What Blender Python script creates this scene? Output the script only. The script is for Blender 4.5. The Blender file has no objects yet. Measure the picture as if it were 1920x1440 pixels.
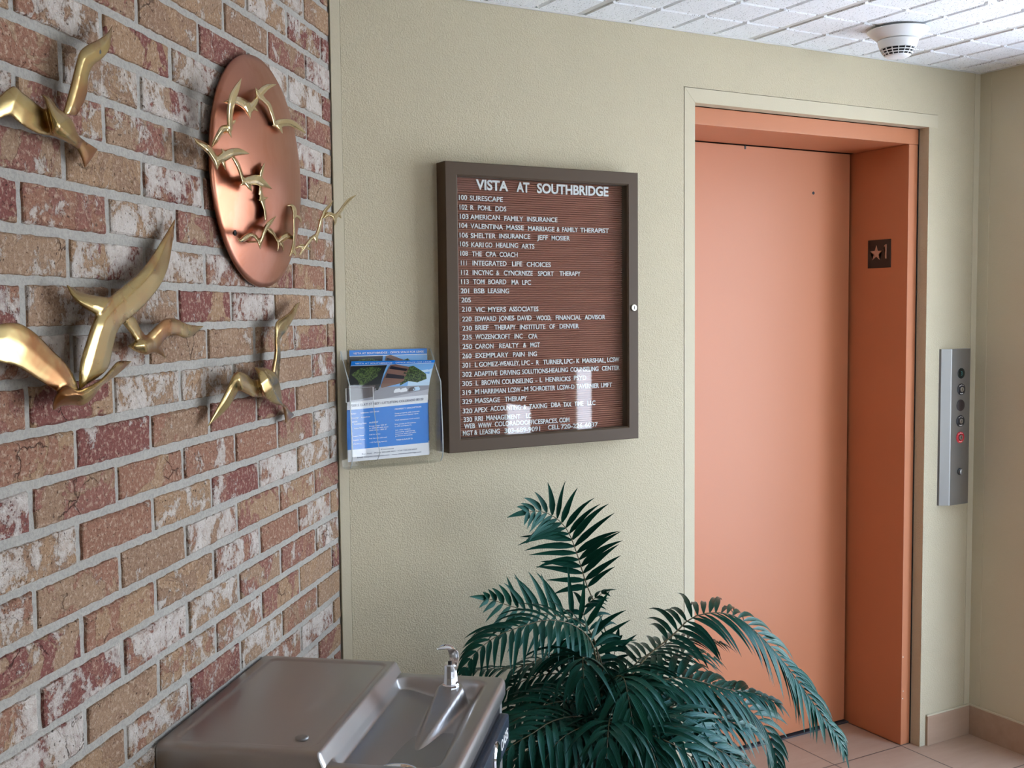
import bpy, bmesh, math, random
import numpy as np
from mathutils import Vector, Matrix

sc = bpy.context.scene
COL = sc.collection
PI = math.pi

# ------------------------------------------------------------------ camera
F, YAW, PITCH, ROLL = 2032.4, 0.50353, -0.067804, -0.010332
CAM = np.array([-0.93392, -2.61570, 1.57359])
TH = 0.901652                                   # angle of the brick wall
CT, ST = math.cos(TH), math.sin(TH)
_f = np.array([math.sin(YAW)*math.cos(PITCH), math.cos(YAW)*math.cos(PITCH), math.sin(PITCH)])
_r0 = np.array([math.cos(YAW), -math.sin(YAW), 0.0]); _u0 = np.cross(_r0, _f)
_r = math.cos(ROLL)*_r0 + math.sin(ROLL)*_u0
_u = -math.sin(ROLL)*_r0 + math.cos(ROLL)*_u0
cd = bpy.data.cameras.new('camera'); cam = bpy.data.objects.new('camera', cd); COL.objects.link(cam)
cd.sensor_width = 36.0; cd.lens = 36.0*F/1920.0; cd.clip_start = 0.02; cd.clip_end = 200
M = Matrix(((_r[0], _u[0], -_f[0], CAM[0]), (_r[1], _u[1], -_f[1], CAM[1]), (_r[2], _u[2], -_f[2], CAM[2]), (0, 0, 0, 1)))
cam.matrix_world = M
sc.camera = cam

# ------------------------------------------------------------------ world, sun, exposure
w = bpy.data.worlds.new('world'); sc.world = w; w.use_nodes = True
nt = w.node_tree; nt.nodes.clear()
wo = nt.nodes.new('ShaderNodeOutputWorld'); bg = nt.nodes.new('ShaderNodeBackground')
tc = nt.nodes.new('ShaderNodeTexCoord'); sp = nt.nodes.new('ShaderNodeSeparateXYZ'); rp = nt.nodes.new('ShaderNodeValToRGB')
nt.links.new(tc.outputs['Generated'], sp.inputs[0]); nt.links.new(sp.outputs['Z'], rp.inputs['Fac'])
rp.color_ramp.elements[0].position = 0.0; rp.color_ramp.elements[0].color = (0.82, 0.91, 1.0, 1)
rp.color_ramp.elements[1].position = 0.7; rp.color_ramp.elements[1].color = (0.42, 0.62, 1.0, 1)
nt.links.new(rp.outputs[0], bg.inputs['Color']); bg.inputs['Strength'].default_value = 4.2
nt.links.new(bg.outputs[0], wo.inputs[0])
sd = bpy.data.lights.new('sun', 'SUN'); sun = bpy.data.objects.new('sun', sd); COL.objects.link(sun)
sd.energy = 14.0; sd.angle = 0.009; sd.color = (1.0, 0.96, 0.89)
sun.rotation_euler = Vector((0.50, -0.45, -0.85)).to_track_quat('-Z', 'Y').to_euler()
sun.location = (-4, 3, 6)
sc.view_settings.view_transform = 'Standard'; sc.view_settings.look = 'None'
sc.view_settings.gamma = 1.0; sc.view_settings.use_curve_mapping = False
sc.view_settings.exposure = 1.40
sc.cycles.transparent_max_bounces = 24

# ------------------------------------------------------------------ geometry of the view (pixel of the photo -> point on a real plane)
def ray(x, y): return _f*F + _r*(x-960.0) - _u*(y-720.0)
def on_back(x, y, off=0.0):
    d = ray(x, y); t = (-off-CAM[1])/d[1]; return CAM+t*d
NB = np.array([ST, -CT, 0.0]); TB = np.array([-CT, -ST, 0.0])     # brick wall normal; direction away from the corner
def on_brick(x, y, off=0.0):
    d = ray(x, y); t = (off-NB@CAM)/(NB@d); return CAM+t*d
def brick_pt(t, off, z): return TB*t + NB*off + np.array([0, 0, z])
BRICK_M = Matrix(((TB[0], NB[0], 0, 0), (TB[1], NB[1], 0, 0), (0, 0, 1, 0), (0, 0, 0, 1)))  # local (t, off, z)
H = 2.3945; XC = 2.4175

# ------------------------------------------------------------------ materials
def srgb(r, g, b):
    f = lambda c: (c/255/12.92) if c/255 <= 0.04045 else ((c/255+0.055)/1.055)**2.4
    return (f(r), f(g), f(b), 1.0)
class Mat:
    def __init__(s, name):
        s.m = bpy.data.materials.new(name); s.m.use_nodes = True; s.t = s.m.node_tree
        s.p = s.t.nodes['Principled BSDF']; s.out = s.t.nodes['Material Output']
    def n(s, typ, **kw):
        nd = s.t.nodes.new('ShaderNode'+typ)
        for k, v in kw.items(): setattr(nd, k, v)
        return nd
    def l(s, a, b): s.t.links.new(a, b)
    def set(s, **kw):
        names = {'color': 'Base Color', 'rough': 'Roughness', 'metal': 'Metallic', 'spec': 'Specular IOR Level', 'trans': 'Transmission Weight', 'ior': 'IOR', 'coat': 'Coat Weight', 'coatr': 'Coat Roughness', 'aniso': 'Anisotropic'}
        for k, v in kw.items():
            i = s.p.inputs[names[k]]
            if hasattr(v, 'links'): s.l(v, i)
            else: i.default_value = v
        return s
    def coord(s, kind='Object'): return s.n('TexCoord').outputs[kind]
    def mapped(s, scale, kind='Object', loc=(0, 0, 0)):
        mp = s.n('Mapping'); s.l(s.coord(kind), mp.inputs[0]); mp.inputs['Scale'].default_value = scale; mp.inputs['Location'].default_value = loc
        return mp.outputs[0]
    def noise(s, vec, scale, detail=3, rough=0.5, dist=0.0):
        nd = s.n('TexNoise'); s.l(vec, nd.inputs['Vector']); nd.inputs['Scale'].default_value = scale
        nd.inputs['Detail'].default_value = detail; nd.inputs['Roughness'].default_value = rough; nd.inputs['Distortion'].default_value = dist
        return nd.outputs['Fac']
    def math(s, op, a, b=None, c=None, clamp=False):
        nd = s.n('Math', operation=op, use_clamp=clamp)
        for i, v in enumerate((a, b, c)):
            if v is None: continue
            if hasattr(v, 'links'): s.l(v, nd.inputs[i])
            else: nd.inputs[i].default_value = v
        return nd.outputs[0]
    def ramp(s, fac, els, interp='LINEAR'):
        nd = s.n('ValToRGB'); cr = nd.color_ramp; cr.interpolation = interp
        while len(cr.elements) < len(els): cr.elements.new(0.5)
        for e, (p, c) in zip(cr.elements, els):
            e.position = p; e.color = c if len(c) == 4 else (*c, 1)
        s.l(fac, nd.inputs[0]); return nd.outputs[0]
    def mix(s, fac, a, b, blend='MIX'):
        nd = s.n('Mix', data_type='RGBA', blend_type=blend)
        for i, v in ((0, fac), (6, a), (7, b)):
            if hasattr(v, 'links'): s.l(v, nd.inputs[i])
            else: nd.inputs[i].default_value = v
        return nd.outputs[2]
    def bump(s, h, strength=0.5, dist=0.002, prev=None):
        nd = s.n('Bump'); nd.inputs['Strength'].default_value = strength; nd.inputs['Distance'].default_value = dist
        s.l(h, nd.inputs['Height'])
        if prev is not None: s.l(prev, nd.inputs['Normal'])
        s.l(nd.outputs[0], s.p.inputs['Normal']); return nd.outputs[0]

def plain(name, col, rough=0.5, metal=0.0, **kw):
    return Mat(name).set(color=col, rough=rough, metal=metal, **kw).m
K0 = (0, 0, 0, 1); K1 = (1, 1, 1, 1)

def mat_wall(name, col, amt):
    m = Mat(name); v = m.coord('Object')
    a = m.noise(v, 230, 2, 0.5, 0.6); b = m.noise(v, 80, 2, 0.55, 0.3); big = m.noise(v, 2.2, 3)
    r = m.ramp(a, [(0.42, K0), (0.62, K1)])
    hgt = m.math('ADD', m.math('MULTIPLY', r, 0.7), m.math('MULTIPLY', b, 0.9))
    m.bump(hgt, amt, 0.0022)
    dark = tuple(c*0.95 for c in col[:3])+(1,)
    m.set(color=m.mix(big, dark, col), rough=0.62, spec=0.3)
    return m.m
BEIGE = (0.565, 0.495, 0.340, 1)
M_WALL = mat_wall('beige_orange_peel_paint', BEIGE, 0.55)
M_SMOOTH = mat_wall('beige_smooth_paint', (0.575, 0.51, 0.36, 1), 0.10)
M_GAP = plain('dark_gap', (0.02, 0.018, 0.015, 1), 0.9)

def mat_brick():
    m = Mat('mottled_whitewashed_brick')
    at = m.n('Attribute', attribute_name='rnd'); sep = m.n('SeparateColor'); m.l(at.outputs['Color'], sep.inputs[0])
    R, G, B = sep.outputs
    add = m.n('VectorMath', operation='MULTIPLY_ADD'); m.l(at.outputs['Color'], add.inputs[0]); add.inputs[1].default_value = (7.0, 0.0, 9.0); m.l(m.coord('Object'), add.inputs[2])
    v = add.outputs[0]
    tones = [(0.0, (0.315, 0.195, 0.112)), (0.22, (0.26, 0.157, 0.096)), (0.42, (0.26, 0.127, 0.080)), (0.58, (0.23, 0.098, 0.071)), (0.74, (0.185, 0.064, 0.052)), (0.86, (0.295, 0.187, 0.115))]
    c1 = m.ramp(R, tones, 'CONSTANT'); c2 = m.ramp(G, tones, 'CONSTANT')
    pn = m.noise(v, 11, 5, 0.6, 0.8)
    pm = m.ramp(pn, [(0.50, K0), (0.525, K1)])
    base = m.mix(pm, c1, c2)
    # fine grain
    g1 = m.noise(v, 260, 3, 0.7); base = m.mix(m.math('MULTIPLY', m.ramp(g1, [(0.35, K1), (0.5, K0)]), 0.45), base, (0.085, 0.035, 0.022, 1))
    g2 = m.noise(v, 120, 4, 0.7); base = m.mix(m.math('MULTIPLY', m.ramp(g2, [(0.51, K0), (0.64, K1)]), 0.58), base, (0.52, 0.39, 0.285, 1))
    # whitewash patches, streaky and flaked
    mp = m.n('Mapping'); m.l(v, mp.inputs[0]); mp.inputs['Scale'].default_value = (1.05, 1, 1.0)
    wn = m.noise(mp.outputs[0], 17, 9, 0.66, 0.5)
    ws = m.noise(mp.outputs[0], 95, 5, 0.75)
    wv = m.math('ADD', m.math('ADD', m.math('MULTIPLY', wn, 0.80), m.math('MULTIPLY', ws, 0.30)), m.math('MULTIPLY', B, 0.22))
    wm = m.ramp(wv, [(0.695, K0), (0.715, (0.6, 0.6, 0.6, 1)), (0.79, K1)])
    whc = m.mix(m.noise(v, 60, 3), (0.38, 0.31, 0.255, 1), (0.62, 0.585, 0.53, 1))
    base = m.mix(m.math('MULTIPLY', wm, 0.92), base, whc)
    # pits and cracks
    vo = m.n('TexVoronoi', feature='DISTANCE_TO_EDGE'); wob = m.n('VectorMath', operation='MULTIPLY_ADD'); nz = m.n('TexNoise'); m.l(v, nz.inputs['Vector']); nz.inputs['Scale'].default_value = 45; nz.inputs['Detail'].default_value = 4; m.l(nz.outputs['Color'], wob.inputs[0]); wob.inputs[1].default_value = (0.035, 0.035, 0.035); m.l(v, wob.inputs[2]); m.l(wob.outputs[0], vo.inputs['Vector']); vo.inputs['Scale'].default_value = 13
    ck = m.math('MULTIPLY', m.ramp(vo.outputs['Distance'], [(0.0, K1), (0.018, K0)]), m.ramp(m.noise(v, 8, 2), [(0.60, K0), (0.66, K1)]))
    pit = m.ramp(m.noise(v, 150, 1), [(0.27, K1), (0.31, K0)])
    base = m.mix(m.math('MULTIPLY', m.math('MAXIMUM', ck, pit), 0.7), base, (0.07, 0.035, 0.025, 1))
    h = m.math('ADD', m.math('MULTIPLY', pm, 0.35), m.math('MULTIPLY', wm, 0.35))
    h = m.math('ADD', h, m.math('MULTIPLY', g2, 0.9)); h = m.math('ADD', h, m.math('MULTIPLY', g1, 0.4)); h = m.math('SUBTRACT', h, m.math('MULTIPLY', m.math('MAXIMUM', ck, pit), 0.9))
    m.bump(h, 1.0, 0.0036)
    m.set(color=base, rough=0.88, spec=0.2)
    return m.m
def mat_mortar():
    m = Mat('grey_mortar'); v = m.coord('Object')
    a = m.noise(v, 180, 4, 0.7); b = m.noise(v, 12, 3)
    c = m.mix(b, (0.33, 0.308, 0.268, 1), (0.415, 0.388, 0.342, 1)); c = m.mix(m.math('MULTIPLY', m.ramp(a, [(0.4, K1), (0.55, K0)]), 0.35), c, (0.20, 0.19, 0.175, 1))
    m.bump(a, 0.7, 0.003); m.set(color=c, rough=0.92, spec=0.15); return m.m
M_BRICK, M_MORTAR = mat_brick(), mat_mortar()

def mat_ceiling():
    m = Mat('pinholed_ceiling_tile'); v = m.coord('Object')
    vo = m.n('TexVoronoi'); m.l(v, vo.inputs['Vector']); vo.inputs['Scale'].default_value = 150; vo.inputs['Randomness'].default_value = 1
    sep = m.n('SeparateColor'); m.l(vo.outputs['Color'], sep.inputs[0])
    hole = m.math('MULTIPLY', m.ramp(vo.outputs['Distance'], [(0.16, K1), (0.30, K0)]), m.math('GREATER_THAN', sep.outputs[0], 0.45))
    a = m.noise(v, 130, 3, 0.6)
    m.set(color=m.mix(m.math('MULTIPLY', hole, 0.85), (0.90, 0.92, 0.925, 1), (0.22, 0.21, 0.20, 1)), rough=0.95, spec=0.1)
    m.bump(m.math('SUBTRACT', a, m.math('MULTIPLY', hole, 1.6)), 0.6, 0.003)
    return m.m
M_CEIL = mat_ceiling()
M_TBAR = plain('painted_grid_metal', (0.62, 0.61, 0.57, 1), 0.4)

def mat_floor(name, grout):
    m = Mat(name); geo = m.n('NewGeometry'); P = geo.outputs['Position']
    s3 = m.n('SeparateXYZ'); m.l(P, s3.inputs[0])
    mp = m.n('Mapping'); m.l(P, mp.inputs[0]); mp.inputs['Scale'].default_value = (1.2, 7, 7)
    a = m.noise(mp.outputs[0], 4, 5, 0.6, 0.4); b = m.noise(P, 90, 3, 0.6)
    c = m.mix(a, (0.355, 0.228, 0.148, 1), (0.47, 0.33, 0.228, 1)); c = m.mix(m.math('MULTIPLY', b, 0.25), c, (0.30, 0.19, 0.13, 1))
    rough = 0.42
    if grout:
        T = 0.3250
        fx = m.math('ABSOLUTE', m.math('SUBTRACT', m.math('FRACT', m.math('DIVIDE', m.math('SUBTRACT', s3.outputs[0], 2.108-T*20.5), T)), 0.5))
        fy = m.math('ABSOLUTE', m.math('SUBTRACT', m.math('FRACT', m.math('DIVIDE', m.math('SUBTRACT', s3.outputs[1], 0.040-T*40.5), T)), 0.5))
        g = m.ramp(m.math('MINIMUM', fx, fy), [(0.0045, K1), (0.0085, K0)])
        c = m.mix(g, c, (0.085, 0.055, 0.045, 1))
        m.bump(m.math('SUBTRACT', 1.0, g), 0.6, 0.002)
    m.set(color=c, rough=rough, spec=0.4)
    return m.m
M_FLOOR, M_BASE = mat_floor('tan_floor_tile', True), mat_floor('tan_base_tile', False)

def mat_salmon():
    m = Mat('salmon_enamel_paint'); v = m.coord('Object')
    a = m.noise(v, 300, 2); b = m.noise(v, 3, 3)
    m.set(color=m.mix(b, (0.500, 0.185, 0.084, 1), (0.530, 0.200, 0.093, 1)), rough=0.42, spec=0.4); m.bump(a, 0.06, 0.001)
    return m.m
M_SALMON = mat_salmon()

def mat_metal(name, col, rough, var=0.06, streak=None, tarnish=None, bumpamt=0.0):
    m = Mat(name); v = m.coord('Object'); c = col
    n1 = m.noise(m.mapped(streak) if streak else v, 9, 4, 0.6)
    if tarnish:
        tn = m.noise(v, 7, 4, 0.6, 1.0)
        c = m.mix(m.ramp(tn, [(0.47, K0), (0.60, K1)]), col, tarnish)
    m.set(color=c, metal=1.0, rough=m.math('ADD', m.math('MULTIPLY', n1, var*2), rough-var))
    if bumpamt: m.bump(n1, bumpamt, 0.0006)
    return m.m
M_BRASS = mat_metal('polished_brass', (0.47, 0.345, 0.15, 1), 0.27, 0.05, tarnish=(0.36, 0.18, 0.075, 1))
M_BRASS2 = mat_metal('pale_brass', (0.72, 0.58, 0.33, 1), 0.20, 0.04)
M_COPPER = mat_metal('lacquered_copper', (0.43, 0.185, 0.118, 1), 0.35, 0.05, streak=(6, 1, 1), tarnish=(0.40, 0.155, 0.088, 1))
M_STEEL = mat_metal('brushed_stainless_steel', (0.40, 0.385, 0.37, 1), 0.32, 0.03, streak=(60, 4, 1))
M_STEEL2 = mat_metal('satin_steel_plate', (0.30, 0.295, 0.28, 1), 0.44, 0.03, streak=(90, 90, 1))
M_CHROME = plain('chrome', (0.80, 0.80, 0.80, 1), 0.08, 1.0)
M_BLACK = plain('black_plastic', (0.012, 0.012, 0.014, 1), 0.35)
M_NAVY = plain('dark_navy_plastic', (0.03, 0.04, 0.06, 1), 0.25)
M_WHITE = plain('white_plastic', (0.80, 0.80, 0.78, 1), 0.35)
M_BRONZE = mat_metal('dark_bronze_anodised', (0.085, 0.062, 0.045, 1), 0.45, 0.04)
_b = Mat('dark_bronze_frame').set(color=(0.080, 0.052, 0.030, 1), rough=0.5, metal=0.0, spec=0.25); M_BRONZE = _b.m
M_LETTER = plain('white_letter_plastic', (0.86, 0.86, 0.84, 1), 0.4)
M_RED = plain('red_ring_plastic', (0.55, 0.02, 0.03, 1), 0.3)
M_SIGN = plain('black_sign_plate', (0.018, 0.014, 0.012, 1), 0.45)
M_TAN = plain('tan_raised_print', (0.44, 0.27, 0.19, 1), 0.5)
def mat_felt():
    m = Mat('brown_grooved_letter_felt'); v = m.coord('Object')
    s3 = m.n('SeparateXYZ'); m.l(v, s3.inputs[0])
    a = m.noise(v, 7, 3); b = m.noise(v, 400, 2)
    c = m.mix(a, (0.32, 0.125, 0.085, 1), (0.37, 0.15, 0.10, 1)); c = m.mix(m.math('MULTIPLY', b, 0.3), c, (0.10, 0.035, 0.025, 1))
    m.set(color=c, rough=0.8, spec=0.2); return m.m
M_FELT = mat_felt()
def mat_clear(name, tint=(0.97, 0.98, 0.98, 1), rough=0.02, ior=1.48):
    m = Mat(name); m.t.nodes.remove(m.p)
    tr = m.n('BsdfTransparent'); tr.inputs['Color'].default_value = tint
    gl = m.n('BsdfGlossy'); gl.inputs['Roughness'].default_value = rough
    geo = m.n('NewGeometry'); dt = m.n('VectorMath', operation='DOT_PRODUCT'); m.l(geo.outputs['Normal'], dt.inputs[0]); m.l(geo.outputs['Incoming'], dt.inputs[1])
    f0 = ((ior-1)/(ior+1))**2; sch = m.math('MULTIPLY_ADD', m.math('POWER', m.math('SUBTRACT', 1.0, m.math('ABSOLUTE', dt.outputs['Value'])), 5.0), 1-f0, f0)
    mx = m.n('MixShader'); m.l(sch, mx.inputs[0]); m.l(tr.outputs[0], mx.inputs[1]); m.l(gl.outputs[0], mx.inputs[2]); m.l(mx.outputs[0], m.out.inputs[0])
    return m.m
M_GLASS = mat_clear('clear_glass')
M_ACRYL = mat_clear('clear_acrylic', (0.985, 0.99, 0.99, 1), 0.02, 1.33)
M_ACRYLE = plain('acrylic_polished_edge', (0.42, 0.46, 0.45, 1), 0.12)
def mat_leaf():
    m = Mat('dark_green_silk_leaf'); at = m.n('Attribute', attribute_name='rnd'); sep = m.n('SeparateColor'); m.l(at.outputs['Color'], sep.inputs[0])
    c = m.ramp(sep.outputs[0], [(0.0, (0.003, 0.024, 0.014)), (0.5, (0.004, 0.036, 0.022)), (1.0, (0.007, 0.055, 0.030))])
    # veins run along the leaflet: G of the attribute counts across it
    wv = m.math('SINE', m.math('MULTIPLY', sep.outputs[1], 34.0)); c = m.mix(m.math('MULTIPLY', m.ramp(wv, [(0.3, K0), (1.0, K1)]), 0.35), c, (0.015, 0.095, 0.065, 1))
    m.p.inputs['Specular Tint'].default_value = (0.30, 0.78, 0.74, 1); m.set(color=c, rough=0.28, spec=0.27); m.bump(wv, 0.25, 0.0006)
    return m.m
M_LEAF = mat_leaf()
M_STEM = plain('olive_brown_stem', (0.085, 0.065, 0.02, 1), 0.5)
M_POT = plain('dark_planter', (0.012, 0.010, 0.014, 1), 0.4)
M_SOIL = Mat('moss_filler'); M_SOIL.set(color=(0.02, 0.016, 0.012, 1), rough=0.95); M_SOIL = M_SOIL.m

# ------------------------------------------------------------------ helpers
def tag(o, label=None, cat=None, group=None, kind=None):
    if label: o['label'] = label
    if cat: o['category'] = cat
    if group: o['group'] = group
    if kind: o['kind'] = kind
    return o
def mesh_obj(name, verts, faces, mat, parent=None, smooth=False, mats=None, mi=None, world=None):
    me = bpy.data.meshes.new(name); me.from_pydata([tuple(map(float, v)) for v in verts], [], [tuple(f) for f in faces]); 
    for mm in (mats or [mat]): me.materials.append(mm)
    if mi is not None: me.polygons.foreach_set('material_index', np.array(mi, dtype=np.int32))
    if smooth: me.polygons.foreach_set('use_smooth', np.ones(len(me.polygons), dtype=bool))
    me.update()
    o = bpy.data.objects.new(name, me); COL.objects.link(o)
    if world is not None: o.matrix_world = world
    if parent is not None: o.parent = parent
    return o
def bm_obj(name, bm, mat, parent=None, smooth=False, mats=None, world=None):
    me = bpy.data.meshes.new(name); bm.normal_update(); bm.to_mesh(me); bm.free()
    for mm in (mats or [mat]): me.materials.append(mm)
    if smooth: me.polygons.foreach_set('use_smooth', np.ones(len(me.polygons), dtype=bool))
    o = bpy.data.objects.new(name, me); COL.objects.link(o)
    if world is not None: o.matrix_world = world
    if parent is not None: o.parent = parent
    return o
def empty(name, loc=(0, 0, 0), mat=None):
    o = bpy.data.objects.new(name, None); COL.objects.link(o); o.empty_display_size = 0.05
    if mat is not None: o.matrix_world = mat
    else: o.location = loc
    return o
def add_box(bm, a, b, bevel=0.0, mi=0):
    x0, y0, z0 = a; x1, y1, z1 = b
    vs = [bm.verts.new(p) for p in ((x0,y0,z0),(x1,y0,z0),(x1,y1,z0),(x0,y1,z0),(x0,y0,z1),(x1,y0,z1),(x1,y1,z1),(x0,y1,z1))]
    fs = [bm.faces.new([vs[i] for i in f]) for f in ((0,3,2,1),(4,5,6,7),(0,1,5,4),(1,2,6,5),(2,3,7,6),(3,0,4,7))]
    for f in fs: f.material_index = mi
    if bevel > 0:
        es = list({e for f in fs for e in f.edges})
        r = bmesh.ops.bevel(bm, geom=es, offset=bevel, segments=2, affect='EDGES', profile=0.6)
        for f in r['faces']: f.material_index = mi
def box(name, a, b, mat, parent=None, bevel=0.0, world=None):
    bm = bmesh.new(); add_box(bm, a, b, bevel); bmesh.ops.recalc_face_normals(bm, faces=bm.faces)
    return bm_obj(name, bm, mat, parent, world=world)
def prism(name, poly, y0, y1, mat, parent=None):      # polygon in x-z, extruded along y
    bm = bmesh.new(); a = [bm.verts.new((x, y0, z)) for x, z in poly]; b = [bm.verts.new((x, y1, z)) for x, z in poly]
    bm.faces.new(a); bm.faces.new(b[::-1])
    for i in range(len(poly)): j = (i+1) % len(poly); bm.faces.new((a[i], b[i], b[j], a[j]))
    bmesh.ops.recalc_face_normals(bm, faces=bm.faces); bmesh.ops.triangulate(bm, faces=[f for f in bm.faces if len(f.verts) > 4])
    return bm_obj(name, bm, mat, parent)
def lathe_data(prof, n, axis='z', c=(0, 0, 0)):
    vs, fs = [], []
    for r, h in prof:
        for k in range(n):
            a = 2*PI*k/n; x, y = r*math.cos(a), r*math.sin(a)
            p = {'z': (x, y, h), 'y': (x, h, y), 'x': (h, x, y)}[axis]
            vs.append((p[0]+c[0], p[1]+c[1], p[2]+c[2]))
    for i in range(len(prof)-1):
        for k in range(n): k2 = (k+1) % n; fs.append((i*n+k, i*n+k2, (i+1)*n+k2, (i+1)*n+k))
    fs.append(tuple(range(n))); fs.append(tuple(range((len(prof)-1)*n, len(prof)*n)))
    return vs, fs
def lathe(name, prof, mat, parent=None, n=32, axis='z', c=(0, 0, 0), smooth=True):
    vs, fs = lathe_data(prof, n, axis, c)
    bm = bmesh.new(); bv = [bm.verts.new(v) for v in vs]
    for f in fs: bm.faces.new([bv[i] for i in f])
    bmesh.ops.recalc_face_normals(bm, faces=bm.faces)
    o = bm_obj(name, bm, mat, parent, smooth=smooth)
    if smooth: sharp(o, 40)
    return o
def sharp(o, deg=35):
    me = o.data; bm = bmesh.new(); bm.from_mesh(me)
    for e in bm.edges:
        if len(e.link_faces) == 2 and e.calc_face_angle(0) > math.radians(deg): e.smooth = False
    bm.to_mesh(me); bm.free()
def catmull(pts, n):
    P = np.array(pts, float); P = np.vstack([2*P[0]-P[1], P, 2*P[-1]-P[-2]]); out = []
    m = len(P)-3
    for i in range(n):
        u = i/(n-1)*m; k = min(int(u), m-1); t = u-k; a, b, c, d = P[k:k+4]
        out.append(0.5*((2*b)+(-a+c)*t+(2*a-5*b+4*c-d)*t*t+(-a+3*b-3*c+d)*t**3))
    return np.array(out)
def set_rnd(me, cols):                                   # one colour per face corner list
    ca = me.color_attributes.new('rnd', 'FLOAT_COLOR', 'CORNER')
    ca.data.foreach_set('color', np.array(cols, dtype=np.float32).ravel())
def text_mesh(s, depth=0.0, bold=0.0):
    cu = bpy.data.curves.new('t', 'FONT'); cu.body = s; cu.size = 1.0; cu.extrude = depth; cu.offset = bold; cu.resolution_u = 4
    o = bpy.data.objects.new('t', cu); COL.objects.link(o)
    dg = bpy.context.evaluated_depsgraph_get(); dg.update()
    me = bpy.data.meshes.new_from_object(o.evaluated_get(dg))
    V = np.array([v.co[:] for v in me.vertices]); Fc = [tuple(p.vertices) for p in me.polygons]
    bpy.data.objects.remove(o); bpy.data.curves.remove(cu); bpy.data.meshes.remove(me)
    return V, Fc
def remeshed(o, voxel, smooth=4):
    m1 = o.modifiers.new('r', 'REMESH'); m1.mode = 'VOXEL'; m1.voxel_size = voxel
    m2 = o.modifiers.new('s', 'SMOOTH'); m2.iterations = smooth; m2.factor = 0.5
    dg = bpy.context.evaluated_depsgraph_get(); dg.update()
    me = bpy.data.meshes.new_from_object(o.evaluated_get(dg)); old = o.data
    o.modifiers.clear(); o.data = me; me.name = o.name
    me.polygons.foreach_set('use_smooth', np.ones(len(me.polygons), dtype=bool))
    if not me.materials:
        for mm in old.materials: me.materials.append(mm)
    bpy.data.meshes.remove(old)

# ------------------------------------------------------------------ THE SETTING
rng = random.Random(7)
# floor
floor_poly = [(-3.2, 0.45), (XC+0.1, 0.45), (XC+0.1, -6.0), (-3.2, -6.0)]
bm = bmesh.new(); a = [bm.verts.new((x, y, 0)) for x, y in floor_poly]; b = [bm.verts.new((x, y, -0.05)) for x, y in floor_poly]
bm.faces.new(a); bm.faces.new(b)
for i in range(4): j = (i+1) % 4; bm.faces.new((a[i], b[i], b[j], a[j]))
bmesh.ops.recalc_face_normals(bm, faces=bm.faces)
tag(bm_obj('floor', bm, M_FLOOR), kind='structure')

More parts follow.
